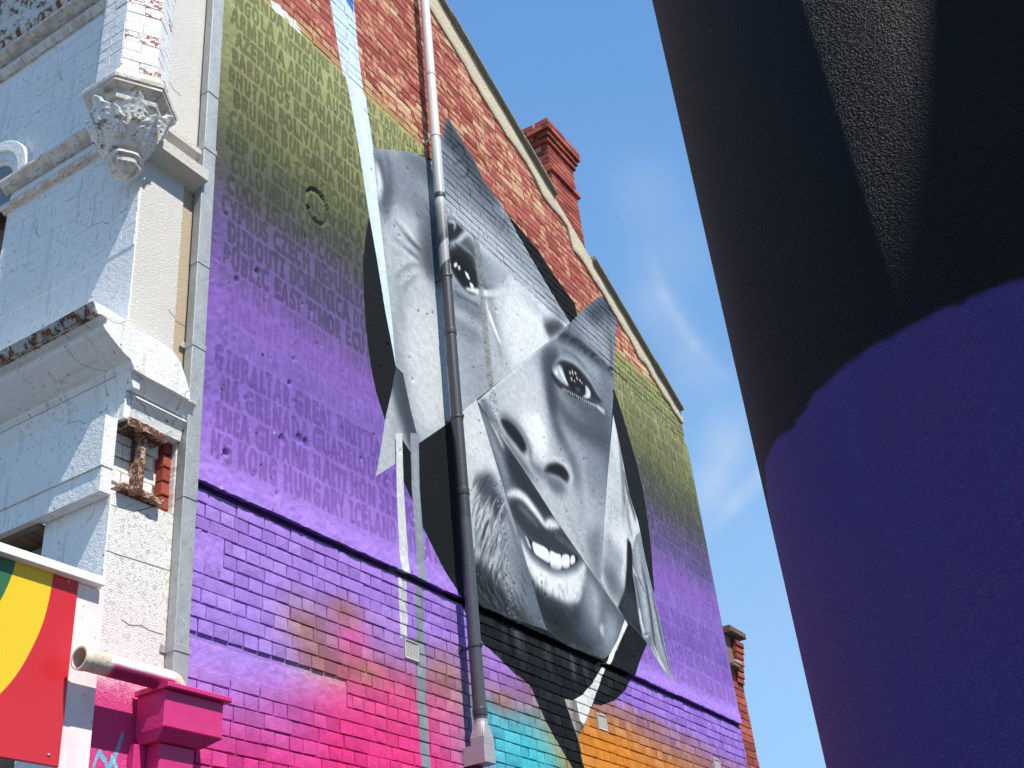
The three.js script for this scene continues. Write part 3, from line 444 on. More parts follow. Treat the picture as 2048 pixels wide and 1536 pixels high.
    F([[1048, 1150], [1080, 1186], [1130, 1216], [1150, 1214], [1160, 1250], [1120, 1270], [1086, 1240], [1060, 1190]], 62, 0.9, 8); F([[1164, 1150], [1186, 1170], [1206, 1210], [1196, 1256], [1176, 1240], [1166, 1200]], 168, 0.9, 9); S([[1180, 1170], [1190, 1210], [1190, 1260]], 9, 208, 0.6, 5); F([[1196, 1230], [1230, 1240], [1226, 1290], [1204, 1296]], 176, 0.85, 8); S([[1206, 1200], [1200, 1250], [1196, 1296]], 12, 92, 0.75, 6); F([[1196, 1254], [1202, 1250], [1204, 1270], [1198, 1270]], 226, 0.8, 2.6); F([[1084, 1240], [1130, 1250], [1176, 1286], [1196, 1312], [1140, 1304], [1092, 1270]], 40, 0.9, 9); F([[1060, 1180], [1090, 1210], [1130, 1232], [1120, 1262], [1084, 1240]], 44, 0.8, 8);
  });

  // --- shard five: ear, jaw and hand
  const Ee = [[1223, 830], [1231, 866], [1239, 905], [1249, 957], [1256, 992], [1273, 1044], [1287, 1117], [1300, 1174], [1321, 1265], [1337, 1340], [1346, 1366], [1322, 1340], [1296, 1294], [1270, 1262], [1245, 1238], [1198, 1163], [1205, 1050], [1213, 940]];
  grad(Ee, [1206, 1000], [1300, 1020], [[0, 226], [0.35, 206], [0.55, 226], [1, 150]]);
  inside(Ee, () => {
    S([[1232, 850], [1238, 900], [1243, 960], [1246, 1010], [1244, 1060]], 8, 96, 0.85, 3); F([[1214, 990], [1232, 1000], [1240, 1050], [1228, 1080], [1210, 1060]], 196, 0.8, 7); for (let k = 0; k < 18; k++) { const a = k / 18 * 6.3; S([[1224 + 3 * Math.cos(a), 1032 + 4 * Math.sin(a)], [1224 + 11 * Math.cos(a), 1032 + 17 * Math.sin(a)]], 2, k % 2 ? 246 : 120, 0.7, 1); }
    F([[1206, 1070], [1230, 1080], [1246, 1120], [1240, 1160], [1220, 1190], [1202, 1150]], 158, 0.8, 9); F([[1216, 1050], [1240, 1040], [1248, 1090], [1230, 1100]], 232, 0.8, 7); F([[1200, 1130], [1230, 1150], [1240, 1200], [1222, 1200]], 104, 0.75, 8);
    S([[1246, 1010], [1247, 1060], [1246, 1110], [1240, 1160]], 6, 238, 0.85, 2);
    // dark between jaw and hand
    P_([[1251, 1078], [1258, 1086], [1262, 1110], [1262, 1150], [1270, 1190], [1282, 1240], [1300, 1300], [1270, 1262], [1245, 1238], [1232, 1216], [1246, 1180], [1250, 1130]], 36, 1, 0.8); F([[1240, 1180], [1262, 1190], [1280, 1250], [1262, 1256], [1240, 1230]], 74, 0.7, 6);
    // wrist, and fingers hanging down
    F([[1240, 900], [1248, 950], [1256, 992], [1272, 1044], [1286, 1112], [1276, 1080], [1262, 1092], [1254, 1060], [1250, 1010]], 222, 0.95, 2); S([[1244, 940], [1252, 985], [1262, 1020], [1268, 1044]], 7, 58, 0.85, 2); S([[1252, 1000], [1254, 1040], [1262, 1080]], 5, 96, 0.7, 2);
    const hand = [[1262, 1096], [1268, 1072], [1276, 1064], [1284, 1096], [1292, 1140], [1300, 1174], [1321, 1265], [1337, 1340], [1346, 1366], [1322, 1340], [1304, 1304], [1294, 1296], [1284, 1286], [1276, 1250], [1270, 1206], [1264, 1160]];
    P_(hand, 158, 1, 0.6);
    S([[1270, 1084], [1274, 1130], [1282, 1180], [1290, 1240], [1293, 1276]], 10, 196, 0.85, 2.6); S([[1262, 1120], [1268, 1160], [1276, 1210], [1284, 1262]], 4, 72, 0.85, 1.4); S([[1275, 1216], [1279, 1244], [1287, 1276]], 5, 246, 0.95, 1); F([[1282, 1270], [1294, 1266], [1300, 1284], [1294, 1296], [1285, 1288]], 132, 0.95, 1.2); S([[1283, 1272], [1289, 1275], [1294, 1269]], 2, 240, 0.9, 0.6);
    S([[1280, 1130], [1290, 1180], [1298, 1230], [1304, 1280], [1312, 1316]], 5, 52, 0.9, 1.4); S([[1268, 1146], [1278, 1166], [1286, 1186]], 3, 86, 0.8, 1); S([[1262, 1134], [1266, 1146], [1272, 1156]], 3.4, 242, 0.95, 0.8);
    S([[1294, 1170], [1302, 1220], [1312, 1270], [1326, 1324]], 6, 190, 0.85, 1.8); S([[1300, 1184], [1312, 1240], [1324, 1296], [1338, 1350]], 4, 70, 0.85, 1.2); S([[1304, 1290], [1316, 1322], [1330, 1346]], 5, 232, 0.9, 1.2); S([[1322, 1290], [1330, 1330], [1342, 1362]], 3.4, 176, 0.85, 1);
  });
  // black band right of the ear
  P_([[1226, 783], [1242, 832], [1260, 892], [1273, 940], [1282, 979], [1293, 1044], [1299, 1096], [1302, 1143], [1301, 1178], [1287, 1117], [1273, 1044], [1256, 992], [1249, 957], [1239, 905], [1231, 866], [1223, 830]], 36);
  // white strap, collar and neck below
  P_([[1246, 1240], [1252, 1250], [1222, 1316], [1209, 1340], [1192, 1388], [1176, 1432], [1157, 1476], [1150, 1440], [1130, 1398], [1147, 1400], [1164, 1390], [1185, 1366], [1202, 1336], [1212, 1316], [1232, 1280]], [226, 226, 222]);
  grad([[1130, 1398], [1152, 1402], [1160, 1440], [1168, 1452], [1156, 1478], [1146, 1450]], [1132, 1420], [1166, 1420], [[0, [190, 188, 182]], [0.5, [128, 120, 112]], [1, [70, 62, 58]]]);
  for (const [x, y, w, v] of [[1030, 1270, 12, 150], [1044, 1290, 8, 110], [1092, 1300, 10, 128], [1140, 1316, 14, 140], [1166, 1330, 9, 110], [1004, 1256, 10, 100]]) S([[x, y - 24], [x + 4, y], [x + 10, y + 46]], w, v, 0.6, 5);
  // the pale spray lifted from the joints and scratches over the lower black
  for (let k = 0; k < 160; k++) { const q = [900 + 420 * R(), 1200 + 220 * R()]; S([q, [q[0] + 5 * (R() - 0.5), q[1] + 4 + 8 * R()]], 1.3, 150, 0.22, 0.4); }
  // small pits in the coat: their shade painted as dark specks, a few pale
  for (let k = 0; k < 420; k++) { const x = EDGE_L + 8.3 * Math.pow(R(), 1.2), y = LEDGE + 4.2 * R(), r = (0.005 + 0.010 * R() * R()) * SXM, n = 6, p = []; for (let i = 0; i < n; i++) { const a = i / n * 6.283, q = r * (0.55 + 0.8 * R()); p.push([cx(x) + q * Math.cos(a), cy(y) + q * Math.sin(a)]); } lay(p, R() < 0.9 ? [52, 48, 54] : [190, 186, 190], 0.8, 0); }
}

// finished colour maps: paint over brick, paint over mortar
let brickMap, mortarMap;
{
  const bc = canvas(MN, MN), b = bc.getContext('2d'), R = rng(7);
  b.fillStyle = 'rgb(196,182,158)'; b.fillRect(0, 0, MN, MN);
  for (const q of BRICKS) {
    if (q.y1 < MY0) continue;
    const low = q.y0 < LEDGE;
    let c = low ? mix3([150, 102, 88], [176, 126, 108], q.tone) : mix3([152, 78, 68], [186, 108, 94], q.tone);
    if (!low && q.hue > 0.86) c = [146, 74, 64];
    if (!low && q.cream > 0.80) c = mix3([198, 146, 120], [212, 182, 146], q.hue);
    b.fillStyle = `rgb(${c[0]},${c[1]},${c[2]})`; b.fillRect(cx(q.a - 0.003), cy(q.y1 + 0.003), (q.b - q.a + 0.006) * SXM, (q.y1 - q.y0 + 0.006) * MN / (MY1 - MY0));
    if (!low && q.cream > 0.5) for (let k = 0; k < 4; k++) { b.fillStyle = `rgba(${206 + 14 * R()},${170 + 14 * R()},${126 + 14 * R()},0.55)`; b.beginPath(); b.ellipse(cx(q.a + (q.b - q.a) * R()), cy(q.y0 + 0.07 * R()), (4 + 12 * R()), (2 + 5 * R()), R(), 0, 7); b.fill(); }
  }
  const base = b.getImageData(0, 0, MN, MN), d = base.data, t = PAINT;
  const half = MN / 2, mo = canvas(half, half), mx = mo.getContext('2d'), mi = mx.createImageData(half, half);
  for (let j = 0; j < MN; j++) for (let i = 0; i < MN; i++) {
    const k = (j * MN + i) * 4, a = t[k + 3], g = 1 + 0.16 * (qnoise(i * 0.11, j * 0.11, 61) - 0.5) + 0.05 * (hash2(i, j, 5) - 0.5);
    for (let q = 0; q < 3; q++) {
      if (!(i & 1) && !(j & 1)) { const m = ((j >> 1) * half + (i >> 1)) * 4; mi.data[m + q] = ([222, 204, 170][q] * (1 - a) + t[k + q] * a) * g; mi.data[m + 3] = 255; }
      d[k + q] = (d[k + q] * (1 - a) + t[k + q] * a) * g;
    }
    d[k + 3] = 255;
  }
  b.putImageData(base, 0, 0);
  for (const q of BRICKS) if (q.y0 < LEDGE && q.y1 > MY0) { const v = R() - 0.5; b.fillStyle = v > 0 ? `rgba(255,255,255,${v * 0.16})` : `rgba(40,20,40,${-v * 0.22})`; b.fillRect(cx(q.a), cy(q.y1), (q.b - q.a) * SXM, (q.y1 - q.y0) * MN / (MY1 - MY0)); }   // each brick takes the paint a little differently
  mx.putImageData(mi, 0, 0);
  brickMap = ctex(bc); mortarMap = ctex(mo);
  for (const m of [brickMap, mortarMap]) { m.wrapS = m.wrapT = THREE.ClampToEdgeWrapping; }
}
console.log("mural painted", BRICKS.length);

// ------------------------------------------------------------------ ground
{
  const g = new THREE.PlaneGeometry(300, 300, 1, 1); g.rotateX(-Math.PI / 2); const uv = g.attributes.uv; for (let i = 0; i < uv.count; i++) uv.setXY(i, uv.getX(i) * 300, uv.getY(i) * 300);
  const m = part('ground', g, std(new THREE.Color(0.1, 0.097, 0.095), 0.95, { bumpMap: reliefOf(stucco, 1.5), bumpScale: 0.006 }), scene); m.userData.kind = 'structure';
}

// ------------------------------------------------------------------ the corner building with the painted side wall
const building = thing('corner_building', 'corner building with a huge grey face mural on its brick side wall', 'building');
const muv = (x, y) => [(x - MX0) / (MX1 - MX0), (y - MY0) / (MY1 - MY0)];
const brickRelief = reliefOf(stucco, (MX1 - MX0) / 0.28, (MY1 - MY0) / 0.28);
const brickMat = matte(0xffffff, 0.88, { map: brickMap, bumpMap: brickRelief, bumpScale: 0.004 });
const mortarMat = matte(0xffffff, 0.95, { map: mortarMap, bumpMap: reliefOf(stucco, (MX1 - MX0) / 0.2, (MY1 - MY0) / 0.2), bumpScale: 0.008 });
const renderMat = matte(0xffffff, 0.88, { map: brickMap, bumpMap: reliefOf(stucco, (MX1 - MX0) / 0.7, (MY1 - MY0) / 0.7), bumpScale: 0.003 });

// mortar ground behind the bricks, one closed wall leaf
let brickWall;
{
  const L = [], U = [], z = WZ - 0.013, zb = WZ - 0.34, N = 60;
  const v = (x, y, zz) => { L.push(x, y, zz); U.push(...muv(x, y)); };
  const quad = (a, b, c, d) => { for (const q of [a, b, c, a, c, d]) v(...q); };
  for (let i = 0; i < N; i++) {
    const xa = mix(EDGE_L, EDGE_R, i / N), xb = mix(EDGE_L, EDGE_R, (i + 1) / N), ta = PARA(xa) + 0.01, tb = PARA(xb) + 0.01;
    const cutY = [...Array(18).keys()].map((j) => 4.655 * j / 17).concat([LEDGE + 0.06]), zd = z - 0.07;      // an open bed runs under the render coat
    for (let j = 0; j < 17; j++) quad([xa, cutY[j], z], [xb, cutY[j], z], [xb, cutY[j + 1], z], [xa, cutY[j + 1], z]);
    quad([xa, 4.655, z], [xb, 4.655, z], [xb, 4.66, zd], [xa, 4.66, zd]); quad([xa, 4.66, zd], [xb, 4.66, zd], [xb, cutY[18], zd], [xa, cutY[18], zd]); quad([xa, cutY[18], zd], [xb, cutY[18], zd], [xb, cutY[18], z], [xa, cutY[18], z]);
    for (let j = 0; j < 22; j++) { const p = (t, u) => mix(cutY[18], t, u / 22); quad([xa, p(ta, j), z], [xb, p(tb, j), z], [xb, p(tb, j + 1), z], [xa, p(ta, j + 1), z]); }
    quad([xb, 0, zb], [xa, 0, zb], [xa, ta, zb], [xb, tb, zb]); quad([xa, ta, z], [xb, tb, z], [xb, tb, zb], [xa, ta, zb]);
  }
  quad([EDGE_R, 0, z], [EDGE_R, 0, zb], [EDGE_R, PARA(EDGE_R), zb], [EDGE_R, PARA(EDGE_R), z]); quad([EDGE_L, 0, zb], [EDGE_L, 0, z], [EDGE_L, PARA(EDGE_L), z], [EDGE_L, PARA(EDGE_L), zb]);
  const g = new THREE.BufferGeometry(); g.setAttribute('position', new THREE.BufferAttribute(new Float32Array(L), 3)); g.setAttribute('uv', new THREE.BufferAttribute(new Float32Array(U), 2)); g.computeVertexNormals();
  brickWall = part('brick_wall', g, mortarMat, building);
}
// each brick: uneven front with worn arrises
function brickGeo(q, zf = WZ, depth = 0.03) {
  const R = rng(Math.floor(q.s * 1e9) + 1), j = (s) => (R() - 0.5) * s, b = 0.002 + 0.003 * R(), z = zf + q.d, zb = zf - depth;
  const o = [[q.a, q.y0], [q.b, q.y0], [q.b, q.y1], [q.a, q.y1]].map(([x, y]) => [x + j(0.004), y + j(0.004)]);
  const s = [[1, 1], [-1, 1], [-1, -1], [1, -1]];
  const m = o.map(([x, y]) => [x, y, z - b - 0.001 * R()]), f = o.map(([x, y], i) => [x + s[i][0] * b, y + s[i][1] * b, z + j(0.003)]), bk = o.map(([x, y]) => [x, y, zb]);
  const cxm = (q.a + q.b) / 2, cym = (q.y0 + q.y1) / 2, c = [cxm + j(0.05), cym + j(0.02), z + 0.0012 + j(0.003)];
  const L = [];
  for (let i = 0; i < 4; i++) { const k = (i + 1) % 4; L.push(...f[i], ...f[k], ...c); L.push(...m[i], ...m[k], ...f[k], ...m[i], ...f[k], ...f[i]); L.push(...bk[i], ...bk[k], ...m[k], ...bk[i], ...m[k], ...m[i]); }
  return L;
}
function soup(list) {
  const P = new Float32Array(list), U = new Float32Array(P.length / 3 * 2);
  for (let i = 0; i < P.length / 3; i++) { const [u, v] = muv(P[3 * i], P[3 * i + 1]); U[2 * i] = u; U[2 * i + 1] = v; }
  const g = new THREE.BufferGeometry(); g.setAttribute('position', new THREE.BufferAttribute(P, 3)); g.setAttribute('uv', new THREE.BufferAttribute(U, 2)); g.computeVertexNormals(); return g;
}
{
  const v = new THREE.Vector3();
  for (const q of BRICKS) {
    const c = [[q.a, q.y0], [q.b, q.y1], [q.a, q.y1], [q.b, q.y0]].map(([x, y]) => { v.set(x, y, WZ).project(camera); return [v.x * 1024, v.y * 768]; });
    const vis = c.some(([x, y]) => Math.abs(x) < 1024 && Math.abs(y) < 768) && q.a > 4.24;
    q.size = vis ? Math.abs((c[1][0] - c[0][0]) * (c[2][1] - c[3][1]) - (c[1][1] - c[0][1]) * (c[2][0] - c[3][0])) : 0;
  }
  const sorted = [...BRICKS].sort((a, b) => b.size - a.size);
  let n = 0; const rest = [];
  for (const q of sorted) { const L = brickGeo(q); if (n < 300 && q.size > 0) { part(n ? `brick_${String(n).padStart(3, '0')}` : 'brick', soup(L), brickMat, brickWall); n++; } else for (let i = 0; i < L.length; i++) rest.push(L[i]); }
  const m = part('far_bricks', soup(rest), brickMat, brickWall); m.userData.kind = 'stuff';
}

// render coat: one thick sheet with pits, cracks, a torn head and a heavy lower lip
{
  const NX = 560, PROUD = 0.02, pits = [], R = rng(313);
  for (let k = 0; k < 110; k++) { const r = R(); pits.push([EDGE_L + (EDGE_R - EDGE_L) * Math.pow(R(), 1.25), LEDGE + 0.1 + 4.3 * R(), 0.010 + 0.009 * r * r * r, 0.006 + 0.010 * R()]); }
  for (const [px, py, r] of [[446, 908, 0.024], [595, 880, 0.032], [607, 888, 0.028], [510, 545, 0.018], [470, 560, 0.02], [560, 880, 0.03], [612, 415, 0.02]]) { const p = wall(px, py); pits.push([p.x, p.y, r, 0.02]); }
  const GR = new Map(); for (const p of pits) { const key = `${Math.floor(p[0] / 0.3)},${Math.floor(p[1] / 0.3)}`; (GR.get(key) ?? GR.set(key, []).get(key)).push(p); }
  const cover = wall(631, 416);
  const height = (x, y) => {
    let h = 0.004 * (fbm(x * 2.2, y * 2.2, 101, 3) - 0.5) + 0.0016 * (fbm(x * 22, y * 22, 102, 2) - 0.5);
    const rough = clamp(sstep(LEDGE + 0.28, LEDGE + 0.03, y) + sstep(4.62, 4.3, x) * 0.9 + sstep(0.58, 0.72, fbm(x * 1.8, y * 2.4, 103, 3)) * 0.35);
    h += rough * 0.011 * (fbm(x * 34, y * 34, 104, 3) - 0.5);
    h += sstep(LEDGE + 0.16, LEDGE, y) * 0.014;
    const gx = Math.floor(x / 0.3), gy = Math.floor(y / 0.3);
    for (let i = -1; i <= 1; i++) for (let j = -1; j <= 1; j++) { const l = GR.get(`${gx + i},${gy + j}`); if (l) for (const [a, b, r, d] of l) { const dx = (x - a), dy = (y - b) * 0.8, dd = Math.hypot(dx, dy) / r; if (dd < 1.4) h -= d * sstep(1.15, 0.5, dd + 0.5 * (vnoise(x * 70, y * 70, 105) - 0.5)); } }
    // hairline cracks
    for (const [y0, s, sl] of [[8.95, 111, 0.09]]) { const cy_ = y0 + sl * (x - 6) + 0.08 * (fbm(x * 2.1, 0.3, s, 4) - 0.5); const dd = Math.abs(y - cy_); if (dd < 0.016 && x > 5.9 && x < 7.1) h -= 0.009 * (1 - dd / 0.016); }
    const rc = Math.hypot((x - cover.x) / 0.8, y - cover.y); if (Math.abs(rc - 0.155) < 0.02) h -= 0.018; else if (rc < 0.155) h += 0.006 * (vnoise(x * 30, y * 30, 106) - 0.5) - 0.004;
    return h;
  };
  const NY = 300, P = [], U = [], I = [];
  for (let j = 0; j <= NY; j++) for (let i = 0; i <= NX; i++) {
    const x = mix(EDGE_L, EDGE_R + 0.004, i / NX), top = plateTop(x), bot = LEDGE + 0.016 * (fbm(x * 3, 1.5, 121, 3) - 0.5) + 0.012 * (vnoise(x * 26, 0.5, 122) - 0.5);
    const y = mix(bot, top, j / NY);
    let z = WZ + PROUD + height(x, y); if (j === NY) z = WZ - 0.01; if (j === NY - 1) z -= 0.006; if (i === NX) z -= 0.012;
    P.push(x, y, z); U.push(...muv(x, y));
  }
  for (let j = 0; j < NY; j++) for (let i = 0; i < NX; i++) { const a = j * (NX + 1) + i, b = a + 1, c = a + NX + 1, d = c + 1; I.push(a, b, d, a, d, c); }
  // underside and end of the coat
  const n0 = P.length / 3;
  for (let i = 0; i <= NX; i++) { const x = P[3 * i], y = P[3 * i + 1], z = P[3 * i + 2]; P.push(x, y, z, x, y + 0.012, WZ - 0.02); U.push(...muv(x, y), ...muv(x, y)); }
  for (let i = 0; i < NX; i++) { const a = n0 + 2 * i; I.push(a, a + 1, a + 3, a, a + 3, a + 2); }
  const g = new THREE.BufferGeometry(); g.setAttribute('position', new THREE.BufferAttribute(new Float32Array(P), 3)); g.setAttribute('uv', new THREE.BufferAttribute(new Float32Array(U), 2)); g.setIndex(I); g.computeVertexNormals();
  part('render_coat', g, renderMat, building, 'thin cement render coat carrying most of the painted face, pitted and cracked');
  // two square patches of render among the lower bricks
  PATCHES.forEach(([x0, x1, y0, y1], q) => {
    const nx = 70, ny = Math.max(12, Math.round((y1 - y0) / 0.012)), PP = [], UU = [], II = [];
    for (let j = 0; j <= ny; j++) for (let i = 0; i <= nx; i++) { const x = mix(x0, x1, i / nx), y = mix(y0, y1, j / ny), e = i === 0 || j === 0 || i === nx || j === ny; PP.push(x, y, e ? WZ - 0.005 : WZ - 0.003 + 0.008 * (fbm(x * 40, y * 40, 131 + q, 3) - 0.5)); UU.push(...muv(x, y)); }
    for (let j = 0; j < ny; j++) for (let i = 0; i < nx; i++) { const a = j * (nx + 1) + i; II.push(a, a + 1, a + nx + 2, a, a + nx + 2, a + nx + 1); }
    const gg = new THREE.BufferGeometry(); gg.setAttribute('position', new THREE.BufferAttribute(new Float32Array(PP), 3)); gg.setAttribute('uv', new THREE.BufferAttribute(new Float32Array(UU), 2)); gg.setIndex(II); gg.computeVertexNormals(); part('render_patch', gg, renderMat, building);
  });
}

// air bricks with square mesh
const galv = std(new THREE.Color(0.36, 0.38, 0.39), 0.5, { metalness: 0.55, bumpMap: reliefOf(stucco, 3), bumpScale: 0.0015 });
for (const [k, [vx, vy]] of VENTS.entries()) {
  const w = 0.08, h = 0.068, z = WZ, mat = std(k === 2 ? rgb(190, 186, 190) : rgb(196, 194, 188), 0.8);
  const fr = part('vent', [boxB(vx - w, vx + w, vy + h - 0.009, vy + h, z - 0.03, z + 0.004, 0.002), boxB(vx - w, vx + w, vy - h, vy - h + 0.009, z - 0.03, z + 0.004, 0.002), boxB(vx - w, vx - w + 0.009, vy - h + 0.009, vy + h - 0.009, z - 0.03, z + 0.004, 0.002), boxB(vx + w - 0.009, vx + w, vy - h + 0.009, vy + h - 0.009, z - 0.03, z + 0.004, 0.002)], mat, building);
  const bars = []; const n = 9; for (let i = 1; i < n; i++) { const x = mix(vx - w, vx + w, i / n), y = mix(vy - h, vy + h, i / n); bars.push(boxB(x - 0.0035, x + 0.0035, vy - h + 0.006, vy + h - 0.006, z - 0.012, z - 0.002, 0.001)); bars.push(boxB(vx - w + 0.006, vx + w - 0.006, y - 0.003, y + 0.003, z - 0.011, z - 0.003, 0.001)); }
  part('vent_mesh', bars, mat, fr);
}

// parapet: ragged band of cement render, coping stones over it
const cement = std(rgb(206, 192, 164), 0.95, { bumpMap: reliefOf(stucco, 2.2), bumpScale: 0.012 });
const lichen = std(rgb(168, 158, 136), 0.95, { bumpMap: reliefOf(lump, 3), bumpScale: 0.02 });
{
  const low = [[852, -6], [859, 10], [880, 44], [901, 78], [922, 112], [944, 150], [962, 182], [980, 212], [998, 240], [1015, 270], [1034, 296], [1054, 322], [1072, 356], [1087, 388], [1112, 420], [1136, 450], [1149, 500], [1168, 520], [1180, 542], [1196, 567], [1210, 589], [1222, 610], [1234, 631], [1251, 660], [1264, 680], [1280, 714], [1294, 728], [1310, 757], [1328, 787], [1345, 813], [1361, 840]].map(([x, y]) => onZ(x, y, WZ + 0.03)).map((p) => [p.x, p.y]);
  low.unshift([4.1, PARA(4.1) - 0.42], [5.4, PARA(5.4) - 0.38]); low[low.length - 1] = [EDGE_R, low[low.length - 1][1]];
  const pts = []; for (let i = 0; i + 1 < low.length; i++) { const [a, b] = [low[i], low[i + 1]], n = Math.max(2, Math.round((b[0] - a[0]) / 0.03)); for (let s = 0; s < n; s++) { const t = s / n, x = mix(a[0], b[0], t); pts.push([x, Math.min(mix(a[1], b[1], t) + 0.05 * (fbm(x * 9, 0.7, 141, 3) - 0.5), PARA(x) - 0.1)]); } } pts.push(low[low.length - 1]);
  const L = [], zf = WZ + 0.028, q = (a, b, c, d) => L.push(...a, ...b, ...c, ...a, ...c, ...d);
  for (let i = 0; i + 1 < pts.length; i++) {
    const [xa, ya] = pts[i], [xb, yb] = pts[i + 1], n = 8;
    const P = (x, y0, j) => { const y = mix(y0, PARA(x) + 0.005, j / n); return [x, y, zf + 0.012 * (fbm(x * 6, y * 6, 143, 3) - 0.5) - (j === 0 ? 0.008 : 0)]; };
    for (let j = 0; j < n; j++) q(P(xa, ya, j), P(xb, yb, j), P(xb, yb, j + 1), P(xa, ya, j + 1));
    q([xa, ya, WZ - 0.02], [xb, yb, WZ - 0.02], P(xb, yb, 0), P(xa, ya, 0));
  }
  const e = pts[pts.length - 1]; q([EDGE_R, e[1], zf], [EDGE_R, e[1], WZ - 0.34], [EDGE_R, PARA(EDGE_R), WZ - 0.34], [EDGE_R, PARA(EDGE_R), zf]);
  part('parapet_band', tris(L), cement, building);
  const cope = (x0, x1, name) => { const n = Math.round((x1 - x0) / 0.7); for (let k = 0; k < n; k++) { const a = mix(x0, x1, k / n) + 0.003, b = mix(x0, x1, (k + 1) / n) - 0.003; const g = extrudeZ([[a, PARA(a) + 0.006], [b, PARA(b) + 0.006], [b, PARA(b) + 0.055], [a, PARA(a) + 0.055]], WZ - 0.42, WZ + 0.085, 0.006); part('coping_stone', rough(g, 0.02, 9, 150 + k), lichen, building); } };
  cope(4.1, 9.54); cope(10.33, 12.4);
}

// chimney on the parapet
const redBrick = [rgb(150, 66, 52), rgb(166, 78, 60), rgb(134, 56, 46), rgb(176, 92, 72)].map((c) => std(c, 0.9, { bumpMap: reliefOf(stucco, 4), bumpScale: 0.004 }));
const darkMortar = std(rgb(176, 148, 122), 0.95);
{
  const x0 = 9.68, x1 = 10.33, zf = WZ - 0.03, zb = WZ - 0.66, yb = 10.0, yt = 11.68;
  const core = part('chimney', boxB(x0 + 0.012, x1 - 0.012, yb - 1.2, yt - 0.01, zb, zf - 0.012, 0.004), darkMortar, building);
  const lists = redBrick.map(() => []), R = rng(55);
  let k = 0;
  for (let y = yb - 1.2; y < yt - 0.04; y += 0.078, k++) {
    const top = (yt - y) / 0.078, out = top < 1.6 ? 0.085 : top < 2.6 ? 0.085 : top < 3.6 ? 0.055 : top < 4.6 ? 0.03 : (top > 9.5 && top < 10.6) ? 0.035 : 0;
    const X0 = x0 - out, X1 = x1 + out, Z1 = zf + out, Z0 = zb - out, half = k % 2;
    for (let x = X0 - (half ? 0.11 : 0); x < X1 - 0.02; x += 0.22) { const a = Math.max(x, X0), b = Math.min(x + 0.213, X1); if (b - a > 0.03) lists[Math.floor(R() * 4)].push(boxB(a, b, y, y + 0.069, Z1 - 0.1 - out, Z1 + (R() - 0.5) * 0.004, 0.004)); }
    for (let z = Z1 - (half ? 0.1 : 0.21); z > Z0 + 0.02; z -= 0.22) { const a = Math.max(z - 0.213, Z0), b = z - 0.004; if (b - a > 0.03) lists[Math.floor(R() * 4)].push(boxB(X0 + (R() - 0.5) * 0.004, X0 + 0.1 + out, y + 0.0004, y + 0.0686, a, b, 0.004)); }
  }
  lists.forEach((l, i) => { const m = part('chimney_bricks', l, redBrick[i], core); m.userData.kind = 'stuff'; });
}

// ------------------------------------------------------------------ white street front of the corner building
function paintTile(w, h, fn) { const c = canvas(w, h), x = c.getContext('2d'), im = x.createImageData(w, h), d = im.data; for (let j = 0; j < h; j++) for (let i = 0; i < w; i++) { const v = fn(i / w, j / h, i, j), k = (j * w + i) * 4; d[k] = v[0]; d[k + 1] = v[1]; d[k + 2] = v[2]; d[k + 3] = 255; } x.putImageData(im, 0, 0); return c; }
const whiteTile = paintTile(512, 512, (u, v, i, j) => {
  const n = fbm(u * 10, v * 10, 201, 4, 10), m = fbm(u * 60, v * 60, 202, 2, 60), sp = vnoise(u * 150, v * 150, 203, 150);
  let c = mix3([230, 230, 227], [244, 243, 239], n); const dirt = sstep(0.62, 0.85, m * 0.6 + n * 0.4) * 0.4; c = mix3(c, [150, 138, 120], dirt);
  if (sp > 0.93) c = mix3(c, [90, 80, 72], (sp - 0.93) * 9); return c;
});
{ const g = whiteTile.getContext('2d'), R = rng(17); for (let k = 0; k < 7; k++) { let x = 512 * R(), y = 512 * R(), a = R() * 6.28; g.strokeStyle = `rgba(${60 + 30 * R()},${54 + 24 * R()},${50 + 20 * R()},${0.5 + 0.4 * R()})`; g.lineWidth = 0.6 + 0.9 * R(); g.beginPath(); g.moveTo(x, y); const n = 6 + 14 * R(); for (let i = 0; i < n; i++) { a += (R() - 0.5) * 1.1; x += 7 * Math.cos(a); y += 7 * Math.sin(a); g.lineTo(x, y); } g.stroke(); } for (let k = 0; k < 60; k++) { const x = 512 * R(), y = 512 * R(), l = 30 + 120 * R(), w = 2 + 7 * R(); g.fillStyle = `rgba(150,134,112,${0.05 + 0.10 * R()})`; g.fillRect(x, y, w, l); } for (let k = 0; k < 40; k++) { g.fillStyle = `rgba(${110 + 60 * R()},${96 + 40 * R()},${80 + 30 * R()},0.7)`; g.beginPath(); g.ellipse(512 * R(), 512 * R(), 1 + 3 * R(), 0.8 + 2 * R(), R() * 3, 0, 7); g.fill(); } }
const flakeTile = paintTile(512, 512, (u, v) => {
  const n = fbm(u * 9, v * 9, 211, 4, 9), m = fbm(u * 30, v * 30, 212, 3, 30), k = n * 0.65 + m * 0.35; let c = mix3([224, 222, 216], [238, 236, 230], n);
  c = mix3(c, [186, 174, 158], sstep(0.4, 0.6, n) * 0.55); if (k > 0.6) c = mix3([150, 138, 124], [112, 98, 88], m); if (k > 0.655) c = mix3([166, 92, 48], [140, 70, 38], m); else if (k > 0.592 && k < 0.606) c = [74, 64, 58]; return c;
});
const lipTile = paintTile(512, 512, (u, v) => { const n = qnoise(u * 16, v * 16, 3), m = qnoise(u * 48, v * 48, 9); let c = mix3([204, 200, 192], [160, 148, 134], sstep(0.3, 0.6, n)); if (n * 0.6 + m * 0.4 > 0.53) c = mix3([92, 80, 70], [66, 56, 50], m); if (n > 0.66) c = mix3([178, 98, 40], [150, 76, 34], m); return c; });
